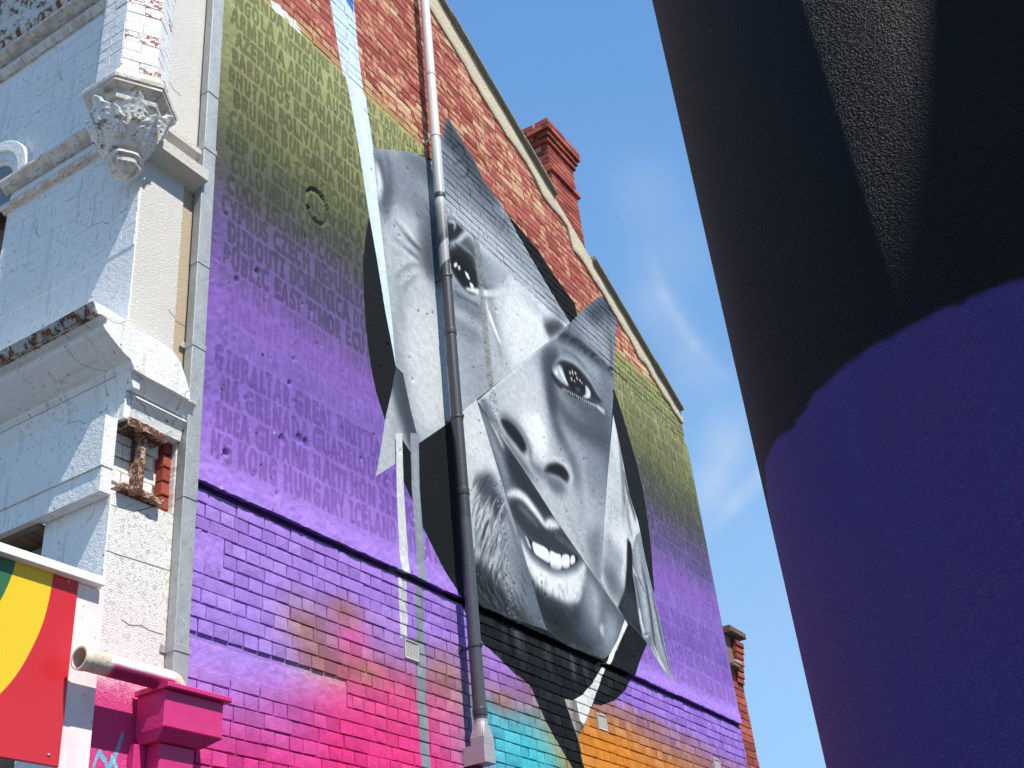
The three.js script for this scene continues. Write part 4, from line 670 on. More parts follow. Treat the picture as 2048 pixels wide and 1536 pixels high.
const peelTile = paintTile(256, 256, (u, v) => { const n = fbm(u * 7, v * 7, 221, 3, 7), m = fbm(u * 26, v * 26, 222, 2, 26), k = n * 0.7 + m * 0.3; let c = mix3([232, 230, 226], [244, 242, 238], n); if (k > 0.6) c = mix3([186, 112, 94], [160, 86, 72], m); else if (k > 0.588) c = [110, 94, 86]; return c; });
const rustTile = paintTile(256, 256, (u, v) => { const n = fbm(u * 8, v * 8, 231, 4, 8), m = fbm(u * 34, v * 34, 232, 2, 34); let c = mix3([96, 70, 58], [168, 100, 62], sstep(0.3, 0.7, n)); if (n * 0.5 + m * 0.5 > 0.58) c = mix3(c, [212, 200, 184], 0.85); return c; });
const woodTile = paintTile(256, 256, (u, v) => { const n = fbm(u * 3, v * 40, 241, 3, 0); return mix3([92, 72, 58], [150, 128, 106], n); });
const white = std(0xffffff, 0.8, { map: ctex(whiteTile, 0.7, 0.7), bumpMap: reliefOf(stucco, 2), bumpScale: 0.005 });
const flaked = std(0xffffff, 0.85, { map: ctex(flakeTile, 2.2, 2.2), bumpMap: reliefOf(lump, 3), bumpScale: 0.006 });
const lipMat = std(0xffffff, 0.85, { map: ctex(lipTile, 1.6, 1.6), bumpMap: reliefOf(lump, 3), bumpScale: 0.008 });
const stained = std(0xffffff, 0.85, { map: ctex(paintTile(512, 512, (u, v) => { const n = qnoise(u * 16, v * 16, 13), m = qnoise(u * 64, v * 16, 19), s = vnoise(u * 70, v * 200, 204); let c = mix3([222, 218, 210], [198, 188, 174], sstep(0.35, 0.7, n)); if (m > 0.68) c = mix3(c, [146, 134, 120], 0.55); if (s > 0.965) c = [70, 62, 58]; return c; }), 1, 1), bumpMap: reliefOf(stucco, 2), bumpScale: 0.005 });
const peeled = std(0xffffff, 0.85, { map: ctex(peelTile, 6, 6), bumpMap: reliefOf(stucco, 4), bumpScale: 0.006 });
const rusted = std(0xffffff, 0.9, { map: ctex(rustTile, 3, 3), bumpMap: reliefOf(lump, 5), bumpScale: 0.008 });
const oldWood = std(0xffffff, 0.9, { map: ctex(woodTile, 1, 3), bumpMap: reliefOf(stucco, 3), bumpScale: 0.004 });

// ---- side return: white render, pink spray low down, a painted tag, a bare sandy strip by the downpipe
const SP = { x0: 3.55, x1: 4.19, y0: 2.5, y1: 9.9 };
const sideCanvas = (() => {
  const W = 512, H = 2048, c = paintTile(W, H, (u, v) => {
    const x = mix(SP.x0, SP.x1, u), y = mix(SP.y1, SP.y0, v), n = fbm(x * 6, y * 6, 251, 4), m = fbm(x * 60, y * 60, 252, 2), sp = vnoise(x * 160, y * 160, 253);
    let k = mix3([240, 238, 233], [251, 250, 246], n); if (sp > 0.86) k = mix3(k, [150, 140, 128], (sp - 0.86) * 2.4);
    if (y > 5.2) { k = mix3(k, [206, 198, 184], 0.35 + 0.3 * n); k = mix3(k, [196, 176, 146], 0.9 * sstep(3.975 + (m - 0.5) * 0.01, 3.985 + (m - 0.5) * 0.01, x) * (y < 6.95 ? 1 : 0)); }
    if (y < 5.2 && x > 4.055) k = mix3(k, [196, 150, 84], sstep(4.055, 4.085, x + 0.02 * (m - 0.5)) * 0.55);
    if (y < 5.2 && m > 0.66) k = mix3(k, [190, 176, 160], 0.5);
    const p = y + 0.10 * (n - 0.5) - 0.07 * (m - 0.5); k = mix3(k, [250, 206, 214], sstep(4.1, 3.6, p) * 0.35); k = mix3(k, [228, 70, 142], sstep(3.52, 3.32, p)); return k;
  });
  const g = c.getContext('2d'), Q = (px, py) => { const p = wall(px, py); return [(p.x - SP.x0) / (SP.x1 - SP.x0) * W, (SP.y1 - p.y) / (SP.y1 - SP.y0) * H]; };
  const stroke = (pts, w, col) => { g.strokeStyle = col; g.lineWidth = w; g.lineJoin = g.lineCap = 'round'; g.beginPath(); pts.forEach((q, i) => { const [x, y] = Q(...q); i ? g.lineTo(x, y) : g.moveTo(x, y); }); g.stroke(); };
  stroke([[184, 1540], [194, 1510], [198, 1504], [204, 1515], [210, 1522], [214, 1540]], 9, 'rgb(126,196,228)'); stroke([[243, 1472], [236, 1495], [228, 1515], [220, 1530], [212, 1545]], 13, 'rgb(126,196,228)'); stroke([[222, 1515], [232, 1535]], 9, 'rgb(150,212,236)');
  for (const crack of [[[210, 1101], [235, 1110], [262, 1118], [300, 1130], [338, 1142]], [[242, 1240], [258, 1251], [280, 1252], [300, 1262], [326, 1270]], [[215, 1008], [240, 1016], [268, 1024], [312, 1012], [344, 1028]], [[336, 620], [352, 640], [372, 652]], [[330, 150], [344, 176], [360, 192]]]) stroke(crack, 1.6, 'rgba(70,60,54,0.85)');
  return c;
})();
const sideMat = std(0xffffff, 0.85, { map: ctex(sideCanvas), bumpMap: reliefOf(lump, 4, 46), bumpScale: 0.003 });
sideMat.map.wrapS = sideMat.map.wrapT = THREE.ClampToEdgeWrapping;
const sideUV = (g) => { const p = g.attributes.position, uv = g.attributes.uv; for (let i = 0; i < p.count; i++) uv.setXY(i, (p.getX(i) - SP.x0) / (SP.x1 - SP.x0), (p.getY(i) - SP.y0) / (SP.y1 - SP.y0)); return g; };
const HOLE = { x0: 3.635, x1: 4.06, y0: wall(280, 1003).y, y1: wall(300, 862).y };
{
  const z0 = WZ - 0.3, z1 = WZ + 0.004, e = 4.13, top = 9.95;
  const slab = (xa, xb, ya, yb, zf = z1) => boxB(xa, xb, ya, yb, z0, zf, 0.003);
  part('side_return', [sideUV(slab(XF + 0.012, e, 0, HOLE.y0)), sideUV(slab(XF + 0.012, 3.985, HOLE.y1, top)), sideUV(slab(HOLE.x1, e, HOLE.y0, HOLE.y1)), sideUV(slab(3.985, e, HOLE.y1, top, z1 - 0.012))], sideMat, building, 'white rendered return of the street front, sprayed pink at the foot');
  // broken pocket with courses of old brick inside
  const pocket = part('wall_pocket', [boxB(HOLE.x0, HOLE.x1, HOLE.y0, HOLE.y1, WZ - 0.3, WZ - 0.1, 0.003)], white, building, 'broken pocket in the white wall showing a rusty beam end');
  const R = rng(61), pk = []; for (let y = HOLE.y0 + 0.004, k = 0; y < HOLE.y1 - 0.02; y += 0.086, k++) for (let x = HOLE.x0 - (k % 2) * 0.11; x < HOLE.x1 - 0.03; x += 0.225) { const a = Math.max(x, HOLE.x0 + 0.004), b = Math.min(x + 0.215, HOLE.x1 - 0.062); if (b - a > 0.03) part('brick', rough(boxB(a, b, y, Math.min(y + 0.077, HOLE.y1 - 0.004), WZ - 0.12, WZ - 0.078 + 0.02 * R(), 0.006), 0.012, 18, 400 + k), white, pocket); } for (let y = HOLE.y0 + 0.03, k = 0; y < HOLE.y1 - 0.05; y += 0.088, k++) part('brick', rough(boxB(HOLE.x1 - 0.058, HOLE.x1 + 0.002, y, y + 0.076, WZ - 0.12, WZ - 0.03, 0.005), 0.01, 18, 430 + k), redBrick[k % 2], pocket);
  // the beam: an I section, flaking with rust
  const xm = 3.805, bw = 0.14, yb = HOLE.y0 + 0.004, yt = HOLE.y1 - 0.004, zf = WZ + 0.055;
  const seg = (a, b, c, d, f) => { const g = new THREE.BoxGeometry(b - a, d - c, f - (WZ - 0.09), 16, 8, 14); g.translate((a + b) / 2, (c + d) / 2, (f + WZ - 0.09) / 2); return rough(uvBox(g), 0.014, 26, 500); };
  part('steel_beam', [seg(xm - bw, xm + bw, yb, yb + 0.034, zf), seg(xm - bw, xm + bw, yt - 0.05, yt, zf - 0.01), seg(xm - 0.006, xm + 0.034, yb + 0.034, yt - 0.05, zf - 0.05)], rusted, building, 'rusty end of a steel beam in the broken pocket');
}

// ---- front wall of painted brick, its mouldings and cornice
const ZL = -5.83;                                          // left end of the upper pier, beside the window
let front;
{
  front = part('street_front', [boxB(XF + 0.004, XF + 0.3, HOLE.y1, 12.4, ZL, WZ + 0.002, 0.002), boxB(XF + 0.004, XF + 0.3, 0, HOLE.y0, -5.0, WZ + 0.002, 0.002), boxB(XF + 0.004, XF + 0.3, HOLE.y0 + 0.001, HOLE.y1 - 0.001, -5.0, WZ - 0.11, 0.002), boxB(XF + 0.004, XF + 0.3, onX(100, 296, XF).y, 12.4, -9, ZL - 0.001, 0.003), boxB(XF + 0.004, XF + 0.3, 5.3, 6.6, -9, ZL - 0.001, 0.003)], white, building, 'white painted brick street front in shade');
  // painted bricks, joints almost filled by paint
  const R = rng(71); let n = 0;
  for (let y = 6.06, k = 0; y < 9.9; y += 0.086, k++) for (let z = WZ - 0.004 + (k % 2 ? 0.11 : 0); z > ZL + 0.03; z -= 0.228) {
    const b = Math.min(z, WZ - 0.001), a = Math.max(z - 0.2245, ZL); if (b - a < 0.03) continue; if (n > 285) break;
    const g = boxB(XF + 0.0005 - 0.002 * R(), XF + 0.02, y, y + 0.0835, a, b, 0.002); part(n ? `painted_brick_${String(n).padStart(3, '0')}` : 'painted_brick', g, white, front); n++;
  }
  const mould = (name, prof, mat, z0 = -9, z1 = WZ - 0.002, label) => part(name, extrudeZ(prof.map(([p, y]) => [XF - p, y]), z0, z1), mat, building, label);
  const yAt = (px, py, p) => onX(px, py, XF - p).y;
  // sill string and the thin string below it
  const s1t = yAt(120, 285, 0.09), s1b = yAt(120, 313, 0.05), s2t = yAt(120, 339, 0.05), s2b = yAt(120, 354, 0.03);
  const sill = (n, a, b, p) => mould(n, [[-0.02, a], [p, a], [p, a - 0.025], [p * 0.8, a - 0.035], [p * 0.62, mix(a, b, 0.55)], [p * 0.3, mix(a, b, 0.85)], [0.012, b], [-0.02, b]], stained, ZL - 0.03);
  sill('sill_string', s1t, s1b, 0.09); sill('string_course', s2t, s2b, 0.05);
  const u1t = yAt(100, 68, 0.06), u1b = yAt(100, 86, 0.04), u2t = yAt(80, 44, 0.1), u2b = yAt(80, 66, 0.06);
  mould('string_course', [[-0.02, u1t], [0.05, u1t], [0.055, u1t - 0.02], [0.045, mix(u1t, u1b, 0.5)], [0.02, u1b], [-0.02, u1b]], stained);
  mould('string_course', [[-0.02, u2t], [0.10, u2t], [0.10, u2t - 0.03], [0.07, mix(u2t, u2b, 0.6)], [0.03, u2b], [-0.02, u2b]], stained);
  mould('upper_cornice', [[-0.02, u2t + 0.9], [0.34, u2t + 0.9], [0.34, u2t + 0.7], [0.2, u2t + 0.5], [0.12, u2t + 0.06], [0.08, u2t + 0.004], [-0.02, u2t + 0.004]], flaked);
  // main cornice: its end profile read from the photograph, in the plane where it stops on the side wall
  const ZE = WZ + 0.13, pt = (px, py, z = ZE) => { const p = onZ(px, py, z); return [p.x, p.y]; };
  const crown = [[188, 603], [191, 614], [195, 627], [203, 629], [214, 637], [214, 646], [207, 649], [211, 658], [222, 672], [236, 691], [250, 707], [263, 719], [263, 724], [268, 733], [268, 738]].map(([a, b]) => pt(a, b));
  const block = [...crown, pt(300, 756), pt(340, 778), pt(379, 799), pt(380, 786), pt(373, 760), pt(361, 724), pt(346, 702), pt(330, 690), pt(300, 670), pt(268, 652), pt(236, 630), pt(206, 611)];
  part('cornice', rough(extrudeZ(block, ZE - 0.14, ZE), 0.006, 14, 600), white, building, 'sunlit end block of the main cornice with a raked top');
  const run = [...crown.slice(0, -1), [XF + 0.05, crown[13][1]], [XF + 0.05, crown[0][1] - 0.004], [crown[0][0] + 0.02, crown[0][1]]];
  const face = run.slice(0, 3), lip = part('cornice_run', extrudeZ(run, -9, ZE - 0.142), white, building, 'shaded moulded cornice over the shopfront');
  // flaking fillet along the lip, stones of unequal length
  { const Rr = rng(81); let z = ZE - 0.003; while (z > -7) { const l = 0.28 + 0.3 * Rr(), f = [crown[0], crown[1], crown[2], [crown[2][0] + 0.03, crown[2][1]], [crown[0][0] + 0.03, crown[0][1]]].map(([x, y]) => [x - 0.007 - 0.004 * Rr(), y + 0.002]); part('lip_stone', rough(extrudeZ(f, z - l, z - 0.004), 0.008, 20, 620), lipMat, lip); z -= l; } }
  // bed mouldings and fascia, returned on the side wall
  const b0 = crown[13][1] - 0.003, b1 = pt(263, 764)[1], b2 = pt(254, 800, WZ + 0.06)[1], b3 = pt(250, 838, WZ + 0.04)[1];
  const xb = pt(268, 740)[0], xfz = pt(254, 800, WZ + 0.06)[0];
  const bedProfile = [[xb + 0.004, b0], [xb, b0 - 0.012], [xb + 0.012, mix(b0, b1, 0.5)], [xb + 0.03, b1], [XF + 0.05, b1], [XF + 0.05, b0]];
  part('bed_mould', extrudeZ(bedProfile, -9, WZ + 0.1), white, building); part('bed_mould_return', extrudeX([[WZ - 0.02, b0 - 0.001], [WZ + 0.115, b0 - 0.001], [WZ + 0.11, b0 - 0.02], [WZ + 0.085, mix(b0, b1, 0.55)], [WZ + 0.06, b1], [WZ - 0.02, b1]], XF + 0.051, 4.09), white, building);
  part('fascia', [boxB(xfz, XF + 0.05, b3, b1 - 0.003, -9, WZ + 0.045, 0.004)], white, building); part('fascia_return', extrudeX([[WZ - 0.02, b1 - 0.003], [WZ + 0.05, b1 - 0.003], [WZ + 0.075, mix(b1, b2, 0.5)], [WZ + 0.045, b2], [WZ + 0.03, HOLE.y1 + 0.003], [WZ - 0.02, HOLE.y1 + 0.003]], XF + 0.051, 4.06), white, building);
  // architrave over the shopfront, two boards and a timber soffit
  const a1 = b3 - 0.003, a2 = onX(214, 925, 3.55).y, a3 = onX(216, 975, 3.56).y;
  part('architrave', boxB(3.545, XF - 0.001, a2, a1, -9, WZ + 0.012, 0.004), white, building); part('architrave', boxB(3.556, XF - 0.001, a3, a2 - 0.003, -9, WZ + 0.008, 0.004), white, building);
  const so = [[3.6, a3 - 0.004], [3.6, a3 - 0.035], [4.0, a3 - 0.1], [4.0, a3 - 0.004]]; part('soffit_board', extrudeZ(so, -9, -5.005), oldWood, building, 'weathered bare timber board under the architrave'); part('soffit_board', boxB(3.66, 4.0, a3 - 0.2, a3 - 0.115, -9, -5.005, 0.004), oldWood, building);
  part('shopfront_recess', boxB(4.0, 4.1, 0, a3 - 0.01, -9, -5.005, 0.004), oldWood, building);
  // side string, two ledges between the turret and the downpipe
  const lg = (n, t, b, p) => { const y1 = onZ(...t, WZ + p).y, y0 = onZ(...b, WZ + p).y; part(n, rough(extrudeX([[WZ - 0.01, y1 + p * 0.5], [WZ + p, y1], [WZ + p, y0], [WZ + p * 0.45, y0 - 0.02], [WZ - 0.01, y0 - 0.05]], XF - 0.05, 4.075), 0.006, 16, 640), cement2, building); };
  const cement2 = std(rgb(222, 216, 204), 0.9, { bumpMap: reliefOf(stucco, 4), bumpScale: 0.012 });
  lg('side_ledge', [350, 261], [350, 271], 0.045); lg('side_ledge', [350, 292], [350, 314], 0.12);
  // arched window beyond the pier
  const ac = onX(55, 338, XF - 0.03), R0 = 0.42, za = ac.z - R0, ya = ac.y;
  const ring = (r0, r1, p) => { const s = new THREE.Shape(); s.absarc(0, 0, r1, 0, Math.PI, false); s.absarc(0, 0, r0, Math.PI, 0, true); const g = new THREE.ExtrudeGeometry(s, { depth: p, bevelEnabled: true, bevelSize: 0.006, bevelThickness: 0.006, bevelSegments: 2, curveSegments: 40 }); g.rotateY(-Math.PI / 2); g.translate(XF, ya, za); return uvBox(g); };
  const win = part('window_arch', [ring(R0 - 0.075, R0, 0.05), ring(R0 - 0.13, R0 - 0.08, 0.03), ring(R0 - 0.17, R0 - 0.135, 0.012)], white, building);
  part('window_pane', new THREE.CircleGeometry(R0 - 0.15, 40).rotateY(-Math.PI / 2).translate(XF - 0.001, ya, za), std(rgb(120, 120, 116), 0.35), win);
  part('window_reveal', boxB(XF + 0.1, XF + 0.3, 6.601, s2b + 0.3, -9, ZL - 0.03, 0.003), oldWood, building);
}

// ---- hexagonal corner turret on a carved corbel
{
  const C = [3.5, WZ], hexR = (a, r) => { const t = (a * 180 / Math.PI + 390) % 60 - 30; return r * Math.cos(Math.PI / 6) / Math.cos(t * Math.PI / 180); };   // faces turned to the front
  const ringAt = (r, y, round, n = 72, lobe = 0, seed = 0) => { const out = []; for (let i = 0; i < n; i++) { const a = i / n * 2 * Math.PI, h = hexR(a, r), c = r * 0.93; let q = mix(h, c, round); if (lobe) q *= 1 + lobe * (Math.abs(Math.sin(a * 3 + y * 9)) - 0.5) + lobe * 0.9 * (fbm(a * 5 + 20, y * 22, 701 + seed, 3) - 0.5); out.push([C[0] + q * Math.cos(a), y, C[1] + q * Math.sin(a)]); } return out.reverse(); };
  const Y = (py, r) => onZ(274, py, WZ + 0.87 * r * 0.87).y;
  const top = 9.95, sb = Y(141, 0.22);
  const shaft = part('turret_shaft', ringsY([ringAt(0.214, sb - 0.02, 0, 6 * 12), ringAt(0.214, top, 0, 6 * 12)]), white, building, 'hexagonal white brick turret shaft with red brick showing through flaking paint');
  // bricks on the faces towards the street
  const R = rng(91), side = 0.22; let n = 0;
  for (const face of [0, 1, 2, 3]) {
    const a0 = (30 + 60 * face) * Math.PI / 180;           // vertex angles; faces look to 60, 120, 180, 240 degrees
    const A = [C[0] + side * Math.cos(a0), C[1] + side * Math.sin(a0)], a1 = a0 + Math.PI / 3, B = [C[0] + side * Math.cos(a1), C[1] + side * Math.sin(a1)];
    const nx = Math.cos((a0 + a1) / 2), nz = Math.sin((a0 + a1) / 2);
    for (let y = sb, k = 0; y < 9.85; y += 0.086, k++) {
      const cuts = (k + face) % 2 ? [0, 0.5, 1] : [0, 0.97, 1]; const list = (k + face) % 2 ? [[0, 0.5], [0.5, 1]] : [[0, 1]];
      for (const [u, v] of list) {
        const g = new THREE.Shape(), P = (t, d) => [mix(A[0], B[0], t) + nx * d, mix(A[1], B[1], t) + nz * d], u2 = u + 0.012, v2 = v - 0.012, d = 0.002 + 0.004 * R();
        const q = [P(u2, d), P(v2, d), P(v2, -0.02), P(u2, -0.02)];
        const red = face === 1 && R() < 0.4 || R() < 0.06; part(n ? `painted_brick_${String(n + 300).padStart(3, '0')}` : 'painted_brick_300', rough(prismY(q, y, y + 0.0795), 0.005, 25, 640 + n), red ? peeled : white, shaft); n++;
      }
    }
  }
  const lv = [[141, 0.222, 0], [147, 0.285, 0], [150, 0.297, 0], [158, 0.295, 0], [162, 0.285, 0], [167, 0.287, 0], [176, 0.262, 0], [184, 0.236, 0], [195, 0.226, 0], [197, 0.244, 0], [204, 0.24, 0], [207, 0.226, 0]];
  part('turret_cap', ringsY(lv.map(([py, r, o]) => ringAt(r, Y(py, r), o)).reverse()), stained, building, 'moulded hexagonal turret base with flaking paint');
  const bulb = (t) => 0.222 * Math.pow(Math.cos(clamp(t) * 1.1), 0.85), bulbY = (t) => Y(mix(207, 302, t), bulb(t));
  const bl = []; for (let k = 0; k <= 30; k++) { const t = k / 30; bl.push(ringAt(bulb(t) * 0.95, bulbY(t), sstep(0, 0.3, t), 96, 0.03, 3)); }
  const stone = carved(), corbel = part('carved_corbel', ringsY(bl.reverse()), stone, building, 'carved leaf corbel under the turret');
  const leaf = (a0, half, t0, t1, curl) => {                // a lobed leaf lying on the bulb, its tip turned out
    const ns = 14, nt = 22, L = [], at = (i, j) => { const u = i / ns * 2 - 1, v = j / nt, w = half * Math.pow(Math.max(0.02, Math.sin(Math.PI * (0.12 + 0.86 * v))), 0.7) * (0.86 + 0.16 * Math.cos(v * 26)), a = a0 + u * w, t = mix(t0, t1, v); const lift = 0.012 + curl * v * v * v + 0.012 * (1 - Math.abs(u)) - 0.016 * Math.pow(Math.abs(u), 4) + 0.006 * Math.cos(u * 9) * (1 - v); const r = bulb(t) * 0.95 + lift; return [C[0] + r * Math.cos(a), bulbY(t) + curl * 0.5 * v * v * v, C[1] + r * Math.sin(a)]; };
    for (let j = 0; j < nt; j++) for (let i = 0; i < ns; i++) { const A = at(i, j), B = at(i + 1, j), D = at(i, j + 1), E2 = at(i + 1, j + 1); L.push(...A, ...D, ...B, ...B, ...D, ...E2); }
    return tris(L);
  };
  for (let k = 1; k < 6; k++) part('leaf', leaf((60 * k) * Math.PI / 180, 0.46, 0.42, 0.02, 0.05), stone, corbel);
  for (let k = 1; k < 6; k++) part('leaf', leaf((30 + 60 * k) * Math.PI / 180, 0.4, 0.86, 0.3, 0.04), stone, corbel);
  function carved() { return std(0xffffff, 0.85, { map: ctex(paintTile(512, 512, (u, v) => { const n = fbm(u * 14, v * 14, 711, 4, 14), m = fbm(u * 40, v * 40, 712, 2, 40); let c = mix3([226, 224, 219], [242, 240, 235], n); if (n > 0.64) c = mix3(c, [150, 128, 100], sstep(0.64, 0.74, n) * 0.7); if (m > 0.86) c = [96, 84, 74]; return c; }), 3, 3), bumpMap: reliefOf(stucco, 4), bumpScale: 0.004 }); }
  const pen = [[300, 0.118], [304, 0.125], [308, 0.118], [312, 0.108], [322, 0.104], [330, 0.088], [340, 0.066], [350, 0.04], [357, 0.012]];
  part('pendant', ringsY(pen.map(([py, r]) => ringAt(r, onZ(252, py, WZ + 0.7 * r).y, 0.6, 48, 0.04)).reverse()), stained, building, 'small pendant below the carved corbel');
}

// ------------------------------------------------------------------ square galvanised downpipe on the corner
const cyl = (r, y0, y1, x, z, n = 28, r2 = r) => new THREE.CylinderGeometry(r2, r, y1 - y0, n, 1).translate(x, (y0 + y1) / 2, z);
{
  const zf = WZ + 0.075, a = onZ(393, 562, zf).x, b = onZ(419, 562, zf).x, zb = WZ + 0.008;
  const t = thing('square_downpipe', 'square galvanised metal downpipe between the white return and the mural', 'downpipe');
  const zinc = std(0xffffff, 0.55, { metalness: 0.35, map: ctex(paintTile(256, 512, (u, v) => { const n = fbm(u * 6, v * 12, 801, 4), m = fbm(u * 40, v * 60, 802, 2); let c = mix3([158, 162, 162], [190, 192, 190], n); if (m > 0.76) c = mix3(c, [140, 138, 132], 0.5); if (m < 0.2) c = mix3(c, [212, 212, 210], 0.5); return c; }), 3, 0.7), bumpMap: reliefOf(stucco, 3), bumpScale: 0.002 });
  const cut = [onZ(380, 1374, zf).y, onZ(385, 1300, zf).y, onZ(400, 1002, zf).y, onZ(405, 692, zf).y, onZ(412, 530, zf).y, onZ(420, 296, zf).y, onZ(430, 190, zf).y, 9.9];
  cut.forEach((y, k) => { if (k + 1 < cut.length) part('pipe_length', rough(boxB(a + (k % 2) * 0.002, b - (k % 2) * 0.002, y - 0.012, cut[k + 1] - 0.014, zb, zf - (k % 2) * 0.002, 0.004), 0.004, 5, 805 + k), zinc, t); });
  for (const y of [cut[1], cut[3], cut[5]]) part('pipe_strap', [boxB(a - 0.004, b + 0.004, y - 0.03, y + 0.012, zb, zf + 0.004, 0.002), boxB(a - 0.035, a - 0.0042, y - 0.03, y + 0.012, zb, zb + 0.004, 0.001)], zinc, t);
}

// ------------------------------------------------------------------ round drainpipe crossing the mural
{
  const px = 6.872, pz = WZ + 0.13, r = 0.0485, t = thing('drainpipe', 'round drainpipe painted white above and black below across the mural', 'drainpipe');
  const yb = onZ(955, 1440, pz).y, yt = PARA(px) - 0.05;
  const yw = onZ(875, 380, pz).y, yk = onZ(886, 520, pz).y;
  const map = ctex(paintTile(256, 2048, (u, v, i, j) => {
    const y = mix(yt, yb, v), n = fbm(u * 8, v * 160, 811, 3), s = fbm((u * 3 + v * 90), v * 12, 812, 3); let c = mix3([214, 212, 206], [226, 224, 218], n);
    if (y < yw + 0.9) c = mix3(c, [178, 180, 176], sstep(yw + 0.9, yw, y) * 0.7); const k = sstep(yw, yk, y + 0.35 * (s - 0.5)); c = mix3(c, [62, 63, 66], k); if (y < yw && y > yk - 0.2 && s > 0.62) c = mix3(c, [206, 208, 208], 0.7);
    if (y < 5.3) c = mix3(c, [78, 82, 88], 0.8); if (fbm(u * 60, v * 1400, 813, 2) > 0.8) c = mix3(c, [150, 150, 148], 0.5); return c;
  }));
  map.wrapT = THREE.ClampToEdgeWrapping;
  const mat = std(0xffffff, 0.42, { map, bumpMap: reliefOf(stucco, 1, 20), bumpScale: 0.0008 });
  const fitUV = (g, ya, y2) => { const uv = g.attributes.uv; for (let i = 0; i < uv.count; i++) uv.setY(i, (mix(ya, y2, uv.getY(i)) - yb) / (yt - yb)); return g; };
  const Y = (x, y) => onZ(x, y, pz).y, joints = [Y(849, 135), Y(873, 385), Y(898, 660), Y(920, 978), Y(947, 1416)], cuts = [yt, ...joints, yb];
  const flatMat = (y) => y > yw ? std(rgb(206, 204, 198), 0.45) : std(rgb(66, 67, 70), 0.42);
  for (let k = 0; k + 1 < cuts.length; k++) { const y1 = cuts[k] - (k ? 0.002 : 0), y0 = cuts[k + 1]; part('pipe_length', fitUV(new THREE.CylinderGeometry(r, r, y1 - y0, 40, 1, true).translate(px, (y0 + y1) / 2, pz), y0, y1), mat, t); }
  for (const y of joints) { const g = new THREE.LatheGeometry([[r, -0.045], [r + 0.0045, -0.042], [r + 0.0055, 0.006], [r + 0.002, 0.012], [r, 0.012]].map(([a, b]) => new THREE.Vector2(a, b)), 40).translate(px, y, pz); part('pipe_socket', g, flatMat(y), t); }
  for (const y of [Y(861, 265), Y(885, 549), Y(909, 833), Y(937, 1288)]) {
    const m = flatMat(y), ring = new THREE.LatheGeometry([[r + 0.0005, -0.013], [r + 0.004, -0.012], [r + 0.004, 0.012], [r + 0.0005, 0.013]].map(([a, b]) => new THREE.Vector2(a, b)), 40).translate(px, y, pz);
    const c = part('pipe_clamp', [ring, boxB(px - 0.004, px + 0.004, y - 0.012, y + 0.012, pz + r, pz + r + 0.02, 0.002)], m, t);
    part('clamp_arm', [boxB(px - 0.006, px + 0.006, y - 0.011, y + 0.011, WZ + 0.012, pz - r - 0.003, 0.002), boxB(px - 0.028, px + 0.028, y - 0.02, y + 0.02, WZ + 0.004, WZ + 0.0115, 0.002)], m, c);
  }
  // zinc shoe at the foot: round to square, then a spout turned to the wall
  const zincM = std(rgb(176, 174, 175), 0.5, { metalness: 0.25, bumpMap: reliefOf(stucco, 4), bumpScale: 0.003 }), ring = (rx, rz, y, sq, cz = pz) => { const out = []; for (let i = 0; i < 32; i++) { const a = i / 32 * 2 * Math.PI + Math.PI / 4, c = Math.cos(a), s = Math.sin(a), m = Math.max(Math.abs(c), Math.abs(s)), k = mix(1, 1 / m, sq); out.push([px + rx * c * k, y, cz + rz * s * k]); } return out.reverse(); };
  const f = 0.064; part('zinc_shoe', ringsY([ring(f, f * 0.86, yb - 0.17, 1), ring(f, f * 0.86, yb - 0.12, 1), ring(0.05, 0.05, yb - 0.012, 0), ring(0.05, 0.05, yb + 0.006, 0)]), zincM, t);
  part('spout_box', boxB(px - f - 0.003, px + f + 0.003, yb - 0.3, yb - 0.172, WZ + 0.002, pz + f * 0.86 + 0.003, 0.004), zincM, t);
  part('waste_pipe', boxB(px - 0.05, px + 0.05, yb - 2.6, yb - 0.3015, WZ + 0.004, WZ + 0.09, 0.006), std(rgb(24, 30, 34), 0.6), t);
}

